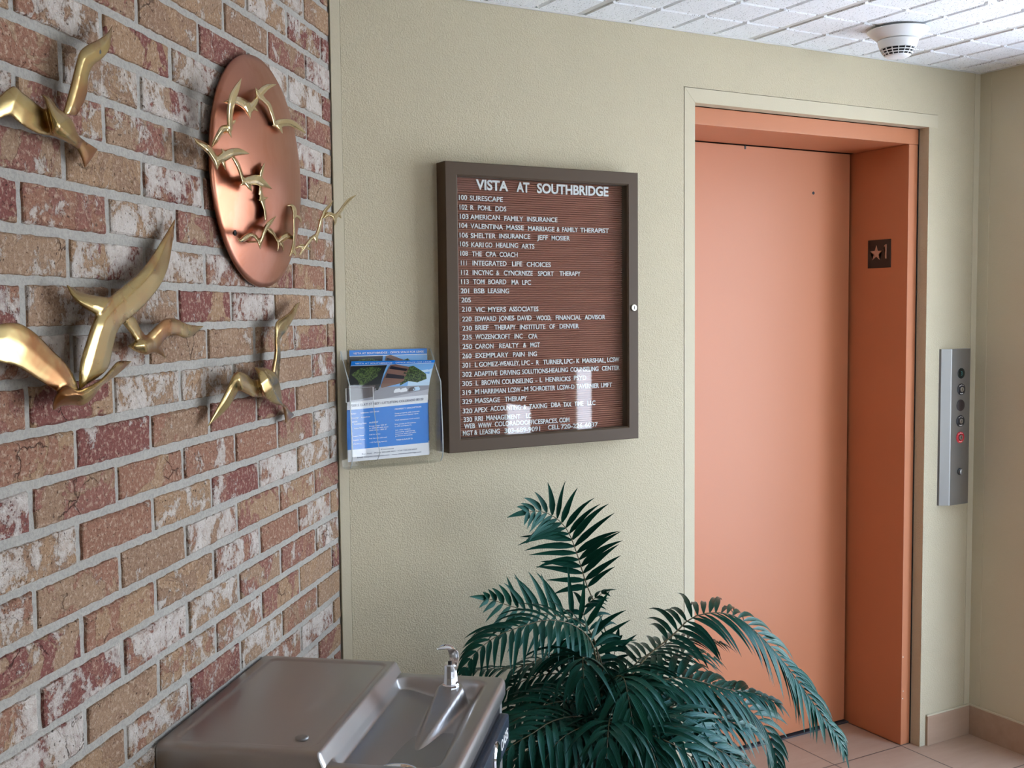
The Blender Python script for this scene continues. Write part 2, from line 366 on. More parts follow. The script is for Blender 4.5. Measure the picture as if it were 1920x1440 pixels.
# brick wall: one connected relief of bricks and recessed mortar, in local (t, off, z)
BW, BH, MO = 0.2234, 0.0698, 0.0138
def brick_wall():
    verts, faces, mi, rnd = [], [], [], []
    key = {}
    def V(p):
        k = (round(p[0], 5), round(p[1], 5), round(p[2], 5))
        if k not in key: key[k] = len(verts); verts.append(p)
        return key[k]
    T0, T1 = 0.004, 4.6
    def add_face(ids, m, c): faces.append(ids); mi.append(m); rnd.extend([c]*len(ids))
    rows = range(-23, 14)
    for rI in rows:
        z0 = max(0.0, 1.5515+rI*BH); z1 = min(H, 1.5515+(rI+1)*BH)
        if z1-z0 < 0.01: continue
        start = 0.0625 if rI % 2 == 1 else 0.0625+BW/2
        k = -2
        while True:
            t0 = start+k*BW; t1 = t0+BW; k += 1
            if t0 >= T1: break
            t0 = max(t0, T0); t1 = min(t1, T1)
            if t1-t0 < 0.02: continue
            col = (rng.random(), rng.random(), rng.random(), 1)
            dp = -0.0042
            # brick outline, slightly ragged
            e = MO/2; jx = lambda: rng.uniform(-0.0012, 0.0012)
            a0, a1 = t0+(e if t0 > T0 else 0.001)+jx(), t1-e+jx(); b0, b1 = z0+e+jx(), z1-e+jx()
            nx, nz = max(2, int((a1-a0)/0.013)), 4
            ring = []
            for i in range(nx): ring.append((a0+(a1-a0)*i/nx, b0))
            for i in range(nz): ring.append((a1, b0+(b1-b0)*i/nz))
            for i in range(nx): ring.append((a1-(a1-a0)*i/nx, b1))
            for i in range(nz): ring.append((a0, b1-(b1-b0)*i/nz))
            cx, cz = (a0+a1)/2, (b0+b1)/2; hx, hz = (a1-a0)/2, (b1-b0)/2
            jit = [(rng.uniform(-0.0013, 0.0011), rng.uniform(-0.0013, 0.0011)) for _ in ring]
            tilt = rng.uniform(-0.0012, 0.0012); tz = rng.uniform(-0.0012, 0.0012)
            low, top, face = [], [], []
            for (x, z), (j1, j2) in zip(ring, jit):
                sx = 1 if x > cx else -1; sz = 1 if z > cz else -1
                x2 = x+j1*sx*(abs(x-cx) > hx*0.98); z2 = z+j2*sz*(abs(z-cz) > hz*0.98)
                low.append(V((x2, dp, z2)))
                q = 0.0012; top.append(V((x2-sx*q*(abs(x-cx) > hx*0.97), -0.0012+tilt*(x-cx)/hx, z2-sz*q*(abs(z-cz) > hz*0.97))))
                q2 = 0.0038; face.append(V((x2-sx*q2*(abs(x-cx) > hx*0.95), 0.0+tilt*(x-cx)/hx+tz*(z-cz)/hz, z2-sz*q2*(abs(z-cz) > hz*0.93))))
            n = len(ring)
            for i in range(n):
                j = (i+1) % n
                add_face((low[i], low[j], top[j], top[i]), 0, col); add_face((top[i], top[j], face[j], face[i]), 0, col)
            add_face(tuple(face), 0, col)
            # mortar ring: cell border to the brick foot
            tm = (t0+t1)/2
            A = [V((t0, dp, z0)), V((tm, dp, z0)), V((t1, dp, z0)), V((t1, dp, z1)), V((tm, dp, z1)), V((t0, dp, z1))]
            i0 = 0; iM = min(range(nx+1), key=lambda i: abs(ring[i][0]-tm)); i1 = nx; i2 = nx+nz; iN = i2+min(range(nx+1), key=lambda i: abs(ring[min(i2+i, n-1)][0]-tm)); i3 = 2*nx+nz
            for lo, hi, p, q in ((i0, iM, 0, 1), (iM, i1, 1, 2), (i1, i2, 2, 3), (i2, iN, 3, 4), (iN, i3, 4, 5), (i3, n, 5, 0)):
                seq = [low[i % n] for i in range(lo, hi+1)]
                add_face(tuple([A[p], A[q]]+seq[::-1]), 1, (0, 0, 0, 1))
    # back slab closing the wall
    S = [(-0.03, -0.005, 0), (T1, -0.005, 0), (T1, -0.005, H), (-0.03, -0.005, H)]
    S2 = [(x, -0.10, z) for x, y, z in S]; base = len(verts); verts.extend(S+S2)
    for f in ((0, 1, 2, 3), (4, 7, 6, 5), (0, 4, 5, 1), (1, 5, 6, 2), (2, 6, 7, 3), (3, 7, 4, 0)): add_face(tuple(base+i for i in f), 1, (0, 0, 0, 1))
    o = mesh_obj('wall_left', verts, faces, None, mats=[M_BRICK, M_MORTAR], mi=mi, world=BRICK_M)
    set_rnd(o.data, rnd); return o
tag(brick_wall(), kind='structure')

# back wall around the elevator opening
XL, XR, ZT = 1.1416, 2.1578, 2.1884
poly = [(0.0285, 0), (1.1005, 0), (1.1005, 2.2325), (2.20, 2.2325), (2.20, ZT), (XR, ZT), (XR, 0), (2.3875, 0), (2.3875, H), (0.0285, H)]
tag(prism('wall_back', poly, 0.0, 0.0415, M_WALL), kind='structure')
tag(box('trim_1', (0.0015, -0.0012, 0), (0.0275, 0.0415, H), M_SMOOTH, bevel=0.0008), kind='structure')
tag(box('trim_2', (2.3885, -0.0008, 0), (XC, 0.0415, H), M_SMOOTH, bevel=0.0006), kind='structure')
tag(box('trim_3', (XC-0.0010, -0.045, 0), (XC+0.05, 0.0, H), M_SMOOTH, bevel=0.0006), kind='structure')
# wall behind wall (dark seam backing)
bm = bmesh.new()
for a, b in (((-0.25, 0.0416, -0.02), (XL-0.004, 0.10, H+0.06)), ((XL-0.004, 0.0416, 2.245), (2.62, 0.10, H+0.06)), ((XR+0.0005, 0.0416, -0.02), (2.62, 0.10, 2.245)), ((1.0, 0.36, -0.02), (2.62, 0.40, H+0.06)), ((1.0, 0.10, 2.30), (2.62, 0.36, 2.34)), ((1.02, 0.10, -0.02), (1.06, 0.36, 2.30)), ((2.45, 0.10, -0.02), (2.62, 0.36, 2.30))): add_box(bm, a, b)
bmesh.ops.recalc_face_normals(bm, faces=bm.faces); tag(bm_obj('wall_core', bm, M_GAP), kind='structure')
# smooth casing around the elevator opening
g = 0.0019
bm = bmesh.new()
def poly_prism(bm, poly, y0, y1):
    a = [bm.verts.new((x, y0, z)) for x, z in poly]; b = [bm.verts.new((x, y1, z)) for x, z in poly]
    bm.faces.new(a); bm.faces.new(b[::-1])
    for i in range(len(poly)): j = (i+1) % len(poly); bm.faces.new((a[i], b[i], b[j], a[j]))
poly_prism(bm, [(1.1005+g, 0), (XL, 0), (XL, ZT-0.0006), (1.1005+g, 2.2325-g-0.0006)], -0.0010, 0.0405)
bmesh.ops.recalc_face_normals(bm, faces=bm.faces); tag(bm_obj('trim_4', bm, M_SMOOTH), kind='structure')
bm = bmesh.new(); poly_prism(bm, [(XL+0.0006, ZT), (2.1995, ZT), (2.1995, 2.2325-g*0.8), (1.1005+g+0.0006, 2.2325-g)], -0.0006, 0.0405)
bmesh.ops.recalc_face_normals(bm, faces=bm.faces); tag(bm_obj('trim_5', bm, M_SMOOTH), kind='structure')

# right wall with the glazed entrance further towards the viewer
def wall_seg(name, a, b, mat=M_WALL): return tag(box(name, a, b, mat), kind='structure')
WIN = [(-2.05, -0.42, 0.06, 2.22), (-2.93, -2.62, 0.30, 1.24), (-3.80, -3.32, 0.25, 0.98)]    # y0, y1, z0, z1
def right_wall():
    bm = bmesh.new()
    ys = sorted({-6.0, -0.0455, *[w for a in WIN for w in a[:2]]}); zs = sorted({0.0, H+0.045, *[w for a in WIN for w in a[2:]]})
    for i in range(len(ys)-1):
        for j in range(len(zs)-1):
            cy, cz = (ys[i]+ys[i+1])/2, (zs[j]+zs[j+1])/2
            if any(a[0] < cy < a[1] and a[2] < cz < a[3] for a in WIN): continue
            add_box(bm, (XC, ys[i], zs[j]), (XC+0.10, ys[i+1], zs[j+1]))
    bmesh.ops.remove_doubles(bm, verts=bm.verts, dist=1e-5); bmesh.ops.recalc_face_normals(bm, faces=bm.faces)
    return tag(bm_obj('wall_right', bm, M_SMOOTH), kind='structure')
right_wall()
for i, (y0, y1, z0, z1) in enumerate(WIN):
    bm = bmesh.new(); fw = 0.035 if i == 0 else 0.012
    for ya, yb, za, zb in ((y0, y0+fw, z0, z1), (y1-fw, y1, z0, z1), (y0+fw, y1-fw, z0, z0+fw), (y0+fw, y1-fw, z1-fw, z1)): add_box(bm, (XC+0.02, ya, za), (XC+0.08, yb, zb))
    if i == 0: add_box(bm, (XC+0.02, (y0+y1)/2-0.025, z0+fw), (XC+0.08, (y0+y1)/2+0.025, z1-fw))
    bmesh.ops.recalc_face_normals(bm, faces=bm.faces)
    tag(bm_obj('window_%d' % (i+1), bm, M_BRONZE), kind='structure')
    ld = bpy.data.lights.new('daylight_portal', 'AREA'); ld.shape = 'RECTANGLE'; ld.size = z1-z0; ld.size_y = y1-y0; ld.cycles.is_portal = True
    lo = bpy.data.objects.new('daylight_portal', ld); COL.objects.link(lo); lo.location = (XC+0.11, (y0+y1)/2, (z0+z1)/2)
    lo.rotation_euler = Vector((-1, 0, 0)).to_track_quat('-Z', 'Y').to_euler()
    ld.size, ld.size_y = (y1-y0), (z1-z0)
# remaining walls behind the viewer
TE = 4.6; ex, ey = TB[0]*TE, TB[1]*TE
BW0 = (1.45, 2.38, 0.10, 2.25)  # opening added in the unseen wall to bring in fill light
bm = bmesh.new()
for a, b in (((-3.1, -6.1, 0), (BW0[0], -6.0, H)), ((BW0[1], -6.1, 0), (XC+0.1, -6.0, H)), ((BW0[0], -6.1, 0), (BW0[1], -6.0, BW0[2])), ((BW0[0], -6.1, BW0[3]), (BW0[1], -6.0, H))): add_box(bm, a, b)
bmesh.ops.recalc_face_normals(bm, faces=bm.faces); tag(bm_obj('wall_front', bm, M_WALL), kind='structure')
bm = bmesh.new()
for x in (BW0[0], BW0[0]+0.45, BW0[1]-0.04): add_box(bm, (x, -6.08, BW0[2]), (x+0.04, -6.02, BW0[3]))
for z in (BW0[2], 1.0, BW0[3]-0.04): add_box(bm, (BW0[0]+0.04, -6.07, z), (BW0[1]-0.04, -6.03, z+0.04))
bmesh.ops.recalc_face_normals(bm, faces=bm.faces); tag(bm_obj('window_4', bm, M_BRONZE), kind='structure')  # frame of the window added behind the viewer for fill light
ld = bpy.data.lights.new('daylight_portal', 'AREA'); ld.shape = 'RECTANGLE'; ld.size = BW0[1]-BW0[0]; ld.size_y = BW0[3]-BW0[2]; ld.cycles.is_portal = True
lo = bpy.data.objects.new('daylight_portal', ld); COL.objects.link(lo); lo.location = ((BW0[0]+BW0[1])/2, -6.11, (BW0[2]+BW0[3])/2); lo.rotation_euler = Vector((0, 1, 0)).to_track_quat('-Z', 'Z').to_euler()
wall_seg('wall_side', (-3.1, -6.0, 0), (ex, ey+0.05, H))
# ground outside
GR = Mat('outdoor_concrete'); vv = GR.coord('Object'); GR.set(color=GR.mix(GR.noise(vv, 3, 4), (0.60, 0.59, 0.57, 1), (0.72, 0.71, 0.69, 1)), rough=0.9)
tag(box('ground_outside', (-20, -24, -0.12), (24, 14, -0.06), GR.m), kind='structure')

# ceiling: scored tiles set in a painted metal grid, one mesh
def ceiling():
    verts, faces, mi = [], [], []
    Y1, Y0, X0, X1 = 0.0, -6.0, -3.1, XC
    base = [(X0, Y0, H+0.009), (X1, Y0, H+0.009), (X1, Y1, H+0.009), (X0, Y1, H+0.009)]
    verts += base; faces.append((0, 1, 2, 3)); mi.append(0)
    verts += [(x, y, H+0.06) for x, y, z in base]
    for f in ((4, 7, 6, 5), (0, 4, 5, 1), (1, 5, 6, 2), (2, 6, 7, 3), (3, 7, 4, 0)): faces.append(f); mi.append(0)
    mod = 0.6180; bx = 0.7335
    xs = []
    k0 = int((X0-bx)/mod)-1
    for k in range(k0, 5):
        L, R = bx+k*mod+0.0125, bx+(k+1)*mod-0.0125
        gaps = [bx+k*mod+f*mod for f in (0.268, 0.516, 0.766)]
        e = [L]+gaps+[R]
        for i in range(4): xs.append((e[i]+(0.0055 if i else 0), e[i+1]-(0.0055 if i < 3 else 0)))
    ysl = []
    y = -0.004; i = 0
    while y > Y0:
        wgap = 0.012 if i % 4 == 3 else 0.006
        ysl.append((y, y-0.1515+wgap)); y -= 0.1515+(0.012 if i % 4 == 3 else 0.0); i += 1
    c = 0.0035
    for (xa, xb) in xs:
        xa, xb = max(xa, X0), min(xb, X1)
        if xb-xa < 0.02: continue
        for (ya, yb) in ysl:
            n = len(verts)
            verts += [(xa, ya, H+0.009), (xb, ya, H+0.009), (xb, yb, H+0.009), (xa, yb, H+0.009), (xa+c, ya-c, H), (xb-c, ya-c, H), (xb-c, yb+c, H), (xa+c, yb+c, H)]
            for f in ((4, 5, 6, 7), (0, 1, 5, 4), (1, 2, 6, 5), (2, 3, 7, 6), (3, 0, 4, 7)): faces.append(tuple(n+q for q in f)); mi.append(0)
    for k in range(k0, 4):                                  # grid bars along y
        x = bx+k*mod
        if not X0 < x < X1: continue
        n = len(verts)
        verts += [(x-0.0095, Y1, H+0.0035), (x+0.0115, Y1, H+0.0035), (x+0.0115, Y0, H+0.0035), (x-0.0095, Y0, H+0.0035)]
        verts += [(x-0.0095, Y1, H+0.009), (x+0.0115, Y1, H+0.009), (x+0.0115, Y0, H+0.009), (x-0.0095, Y0, H+0.009)]
        for f in ((0, 1, 2, 3), (0, 3, 7, 4), (1, 5, 6, 2)): faces.append(tuple(n+q for q in f)); mi.append(1)
    o = mesh_obj('ceiling', verts, faces, None, mats=[M_CEIL, M_TBAR], mi=mi)
    return tag(o, kind='structure')
ceiling()
tag(box('trim_6', (0.0, -0.006, H-0.0035), (XC, 0.0, H+0.003), M_TBAR, bevel=0.001), kind='structure')

tag(box('trim_8', (XC-0.006, -6.0, H-0.0035), (XC, -0.006, H+0.003), M_TBAR, bevel=0.001), kind='structure')

# base tiles
tag(box('baseboard_back', (2.187, -0.009, 0), (XC-0.009, 0.0, 0.1065), M_BASE, bevel=0.001), kind='structure')
tag(box('baseboard_left', (0.03, -0.009, 0), (1.099, 0.0, 0.1065), M_BASE, bevel=0.001), kind='structure')
tag(box('baseboard_right', (XC-0.009, -0.41, 0), (XC, -0.0005, 0.1065), M_BASE, bevel=0.001), kind='structure')
bm = bmesh.new(); add_box(bm, (2.186, -0.0085, 0.1062), (XC, 0, 0.1125), 0.002); add_box(bm, (XC-0.0085, -0.41, 0.1062), (XC, -0.0085, 0.1125), 0.002)
bmesh.ops.recalc_face_normals(bm, faces=bm.faces); tag(bm_obj('trim_7', bm, M_SMOOTH), kind='structure')

# elevator entrance
RY, DY, HZ = 0.042, 0.303, 2.134
JX = 2.1097
door = tag(empty('door_1', (1.65, DY, 0)), kind='structure')
def child(o, parent): 
    o.parent = parent; o.matrix_parent_inverse = Matrix.Translation(-parent.location); return o
child(box('door_panel', (1.150, DY, 0.012), (2.0985, DY+0.04, HZ-0.003), M_SALMON, bevel=0.0015), door)
dp = bpy.data.objects['door_panel']
hx, _, hz = on_back(1525, 362, -DY); kh = lathe('key_hole', [(0.0, -0.001), (0.0055, -0.001), (0.0055, 0.002)], M_BLACK, axis='y', c=(hx, DY, hz)); child(kh, door)
hx, _, hz = on_back(1397, 273, -DY); child(box('door_gib', (hx-0.003, DY-0.002, hz-0.012), (hx+0.003, DY+0.001, hz), M_BLACK), door)
fr = bmesh.new()
add_box(fr, (XL, RY, HZ), (2.1544, DY-0.004, ZT-0.002), 0.0015)
bmesh.ops.recalc_face_normals(fr, faces=fr.faces); child(bm_obj('header', fr, M_SALMON), door)
child(box('jamb', (JX, RY+0.0012, 0.001), (2.1535, DY+0.05, HZ-0.0006), M_SALMON, bevel=0.0015), door)
child(box('jamb', (XL+0.001, RY+0.0012, 0.001), (1.1645, DY-0.004, HZ-0.0006), M_SALMON, bevel=0.0015), door)
child(box('sill', (1.1645, DY-0.012, 0.0005), (JX, DY+0.06, 0.006), plain('worn_sill_metal', (0.10, 0.10, 0.11, 1), 0.5, 0.8)), door)
# reveal of the plaster opening at the right
child(box('reveal', (2.1540, RY, 0.0), (2.158, RY+0.02, ZT), M_GAP), door)
# chips in the paint of the right jamb edge
for (cx_, cy_) in ((1693, 1232), (1692, 1310), (1693, 1296)):
    q = on_back(cx_, cy_, -RY); child(lathe('paint_chip', [(0.0, -0.0005), (0.0022, -0.0005), (0.0022, 0.0008)], plain('bare_primer', (0.75, 0.70, 0.62, 1), 0.6), axis='y', n=7, c=(q[0]+0.001, RY, q[2])), door)

# ------------------------------------------------------------------ BRASS BIRDS ON THE BRICK
def to_local(P, base):                                    # world -> brick-local, relative to the thing's base
    P = np.asarray(P); return np.array([P@TB-base[0], P@NB-base[1], P[2]-base[2]])
def limb(LE, RE, d, th, n=42, base=(0, 0, 0), scale=1.0, org=(0, 0), back=0.55, ridge=0.42):
    """closed lens-section strip between two traced edges; d, th = distance off the wall and half thickness along it"""
    tr = lambda E: np.array(E, float)/scale+np.array(org)
    L, R = catmull(tr(LE), n), catmull(tr(RE), n)
    D = np.interp(np.linspace(0, 1, n), np.linspace(0, 1, len(d)), d); Tn = np.interp(np.linspace(0, 1, n), np.linspace(0, 1, len(th)), th)
    prof = [(0, 0.36), (0.12, 0.70), (ridge, 1.0), (0.76, 0.76), (1.0, 0.36), (1.0, -0.42), (0.7, -back), (0.3, -back), (0.0, -0.42)]
    vs, fs = [], []
    for i in range(n):
        for k, o in prof:
            q = L[i]*(1-k)+R[i]*k
            vs.append(to_local(on_brick(q[0], q[1], D[i]+o*Tn[i]), base))
    m = len(prof)
    for i in range(n-1):
        for k in range(m): k2 = (k+1) % m; fs.append((i*m+k, i*m+k2, (i+1)*m+k2, (i+1)*m+k))
    fs.append(tuple(range(m))[::-1]); fs.append(tuple(range((n-1)*m, n*m)))
    return vs, fs
def join(parts):
    V, Fc = [], []
    for vs, fs in parts:
        b = len(V); V += list(vs); Fc += [tuple(i+b for i in f) for f in fs]
    return V, Fc
def cast(name, limbs, mat, parent, voxel, smooth=3):
    V, Fc = join(limbs); o = mesh_obj(name, V, Fc, mat)
    bm = bmesh.new(); bm.from_mesh(o.data); bmesh.ops.recalc_face_normals(bm, faces=bm.faces); bm.to_mesh(o.data); bm.free()
    remeshed(o, voxel, smooth); o.parent = parent; return o
def brick_empty(name, base): return empty(name, mat=BRICK_M @ Matrix.Translation(base))
def post(parent, base, px, off, r=0.0035, name='mounting_post', mat=None, start=-0.004, frac=0.6):
    P = to_local(on_brick(px[0], px[1], off*frac), (0, 0, 0))
    vs, fs = lathe_data([(r, 0), (r, off-start)], 12, 'y', (P[0]-base[0], start-base[1], P[2]-base[2]))
    return mesh_obj(name, vs, fs, mat or M_BRASS, parent)
def screw(parent, base, px, off, r=0.0042):
    P = to_local(on_brick(px[0], px[1], off), (0, 0, 0))
    vs, fs = lathe_data([(r, -0.004), (r, 0.001), (r*0.55, 0.0016)], 14, 'y', (P[0]-base[0], off-base[1], P[2]-base[2]))
    return mesh_obj('mounting_screw', vs, fs, M_BLACK, parent)

def sculpture(label, birds, posts, screws, voxel=0.0016):
    allp = [to_local(on_brick(x, y, 0.0), (0, 0, 0)) for x, y in posts]; c = np.mean(allp, axis=0); base = (float(c[0]), 0.0, float(c[2]))
    e = brick_empty('bird_sculpture', base)
    tag(e, label, 'wall sculpture', 'brass bird sculptures on the brick wall')
    for bl in birds: cast('bird', [limb(*a, base=base, **k) for a, k in bl], M_BRASS, e, voxel, 14)
    for (p, off) in zip(posts, [0.022]*len(posts)): post(e, base, p, off)
    for p, off in screws: screw(e, base, p, off)
    return e
k1 = dict(scale=4.8, org=(0, 30))
sculpture('brass gull with raised right wing, at the upper left edge of the brick wall', [[
    (([(560,880),(590,790),(640,600),(690,400),(725,310),(800,250),(900,200),(970,140),(1012,72)], [(690,900),(745,800),(785,690),(795,560),(835,455),(930,375),(985,300),(1003,200),(1014,74)], [0.022,0.026,0.030,0.034,0.034,0.030,0.020], [0.010,0.009,0.009,0.008,0.007,0.006,0.003]), dict(k1)),
    (([(520,900),(440,862),(370,820),(290,755),(210,695),(160,648),(105,632),(0,712),(-110,800),(-220,905),(-300,1010)], [(500,1090),(470,1080),(350,1062),(230,1002),(130,925),(90,892),(0,925),(-80,950),(-170,985),(-240,1005),(-302,1014)], [0.026,0.032,0.038,0.040,0.036,0.028,0.020], [0.010,0.007,0.006,0.006,0.005,0.004,0.003]), dict(k1)),
    (([(366,704),(395,745),(412,800),(430,880),(455,980),(490,1075),(600,1132),(680,1185),(700,1210)], [(372,700),(435,722),(480,775),(520,830),(590,880),(655,945),(690,1040),(735,1105),(760,1135)], [0.030,0.034,0.036,0.038,0.040,0.038,0.030,0.022], [0.004,0.008,0.013,0.017,0.019,0.016,0.011,0.008]), dict(k1)),
    (([(640,1150),(690,1195),(728,1270),(752,1340),(762,1375)], [(720,1090),(765,1125),(820,1160),(862,1185),(888,1192)], [0.026,0.022,0.018,0.015], [0.010,0.009,0.007,0.004]), dict(k1, ridge=0.55)),
]], [(60, 208)], [((186, 96), 0.0385)])
k2 = dict(scale=3.79, org=(0, 400))
bird_a = [
    (([(560,1260),(560,1180),(570,1060),(610,920),(660,770),(705,690),(770,605),(860,530),(970,440),(1060,330),(1150,190),(1240,40)], [(620,1215),(700,1165),(770,1095),(800,970),(830,850),(880,775),(1000,680),(1080,590),(1145,500),(1195,380),(1222,240),(1246,44)], [0.034,0.040,0.042,0.044,0.042,0.038,0.032,0.022,0.016], [0.010,0.011,0.013,0.014,0.012,0.010,0.009,0.007,0.003]), dict(k2)),
    (([(468,503),(500,575),(560,645),(640,700),(705,735)], [(472,502),(560,555),(640,578),(720,590),(800,600)], [0.020,0.028,0.036,0.042,0.044], [0.004,0.007,0.009,0.011,0.012]), dict(k2)),
]
bird_b = [
    (([(560,1290),(545,1200),(480,1080),(370,968),(250,850),(130,780),(0,785),(-110,835),(-230,930)], [(470,1310),(430,1280),(350,1232),(250,1170),(120,1090),(0,1062),(-80,1050),(-160,1020),(-235,936)], [0.036,0.038,0.040,0.041,0.038,0.033,0.026], [0.011,0.008,0.006,0.006,0.006,0.005,0.003]), dict(k2)),
    (([(374,1404),(376,1340),(410,1270),(480,1230),(560,1255),(700,1190),(780,1110),(840,1050),(938,1048)], [(380,1404),(440,1370),(520,1362),(590,1366),(660,1312),(720,1232),(780,1185),(840,1142),(942,1052)], [0.026,0.034,0.042,0.046,0.044,0.036,0.028,0.020], [0.004,0.011,0.016,0.020,0.019,0.014,0.009,0.003]), dict(k2)),
]
bird_c = [
    (([(860,770),(885,800),(930,860),(975,930)], [(940,725),(965,750),(1000,820),(1045,885)], [0.036,0.034,0.032,0.030], [0.008,0.008,0.008,0.009]), dict(k2)),
    (([(1000,900),(1030,880),(1100,808),(1170,750),(1250,748),(1340,788),(1450,797)], [(1050,990),(1090,985),(1150,930),(1182,882),(1250,868),(1340,886),(1452,802)], [0.030,0.032,0.036,0.038,0.032,0.022], [0.010,0.010,0.009,0.008,0.007,0.003]), dict(k2)),
    (([(903,940),(955,912),(1020,885),(1100,880),(1150,955),(1184,1034)], [(905,944),(960,982),(1040,1006),(1085,990),(1130,1002),(1188,1038)], [0.024,0.030,0.034,0.032,0.026,0.020], [0.004,0.011,0.014,0.012,0.008,0.003]), dict(k2)),
]
sculpture('group of three joined brass gulls below left of the copper disc', [bird_a, bird_b, bird_c], [(205, 600), (60, 645), (288, 652)], [((288.5, 508.5), 0.036)])
k4 = dict(scale=5.54, org=(370, 550))
sculpture('single brass gull with one wing up and one down, under the copper disc', [[
    (([(760,860),(768,790),(800,620),(802,450),(812,310),(880,250),(960,190),(1020,110),(1068,83)], [(855,920),(852,850),(866,640),(862,480),(920,400),(972,310),(1012,240),(1042,160),(1072,87)], [0.026,0.030,0.034,0.036,0.034,0.028,0.018], [0.012,0.011,0.011,0.009,0.008,0.006,0.003]), dict(k4)),
    (([(588,768),(625,850),(640,960),(680,1062),(780,1142),(868,1165),(892,1190)], [(594,764),(722,780),(802,832),(852,930),(872,1040),(886,1140),(920,1180)], [0.034,0.042,0.046,0.046,0.040,0.030,0.022], [0.004,0.014,0.020,0.022,0.018,0.011,0.008]), dict(k4, ridge=0.6)),
    (([(868,1130),(892,1200),(905,1280),(914,1352)], [(905,1150),(940,1195),(975,1230),(1012,1262)], [0.024,0.022,0.018,0.015], [0.008,0.008,0.006,0.003]), dict(k4)),
    (([(690,905),(640,900),(570,890),(500,835),(430,810),(370,850),(310,980),(240,1120),(170,1250),(104,1384)], [(740,1090),(680,1075),(600,1080),(520,1050),(450,1015),(425,1010),(400,1065),(330,1180),(250,1262),(108,1388)], [0.034,0.038,0.046,0.050,0.044,0.036,0.026,0.018], [0.013,0.012,0.011,0.011,0.010,0.008,0.006,0.003]), dict(k4)),
]], [(500, 722)], [((537, 605), 0.0365), ((429, 743.5), 0.0385)])

# ------------------------------------------------------------------ COPPER DISC WITH THE FLOCK
DT, DZ, DR = 0.497, 1.860, 0.2335
dbase = (DT, 0.0, DZ)
disc = brick_empty('copper_disc_sculpture', dbase)
tag(disc, 'round domed copper disc with a flock of small brass gulls on the brick wall', 'wall sculpture')
def dome(r): return 0.014+0.040*(1-(r/DR)**2)
prof = [(DR*i/22, dome(DR*i/22)) for i in range(23)][1:]
vs, fs = [(0, dome(0), 0)], []
NS = 96
for r_, h_ in prof: vs += [(r_*math.cos(2*PI*k/NS), h_, r_*math.sin(2*PI*k/NS)) for k in range(NS)]
vs += [(DR*math.cos(2*PI*k/NS), 0.010, DR*math.sin(2*PI*k/NS)) for k in range(NS)]
vs += [((DR-0.006)*math.cos(2*PI*k/NS), 0.012, (DR-0.006)*math.sin(2*PI*k/NS)) for k in range(NS)]
for k in range(NS): fs.append((0, 1+k, 1+(k+1) % NS))
for i in range(len(prof)+1):
    for k in range(NS): k2 = (k+1) % NS; fs.append((1+i*NS+k, 1+(i+1)*NS+k, 1+(i+1)*NS+k2, 1+i*NS+k2))
o = mesh_obj('disc', vs, fs, M_COPPER, disc, smooth=True)
bm = bmesh.new(); bm.from_mesh(o.data); bmesh.ops.recalc_face_normals(bm, faces=bm.faces); bm.to_mesh(o.data); bm.free()
for q in ((430, 250), (530, 420), (450, 420)): post(disc, dbase, q, 0.024, 0.010, 'wall_bracket', M_BLACK)
oo = 0.03
for _ in range(8):
    P = to_local(on_brick(440.5, 436.5, oo), (0, 0, 0)); oo = dome(math.hypot(P[0]-DT, P[2]-DZ))
vs, fs = lathe_data([(0.0055, oo-0.006), (0.0055, oo+0.0012), (0.003, oo+0.002)], 14, 'y', (P[0]-DT, 0, P[2]-DZ)); mesh_obj('mounting_screw', vs, fs, M_BLACK, disc)

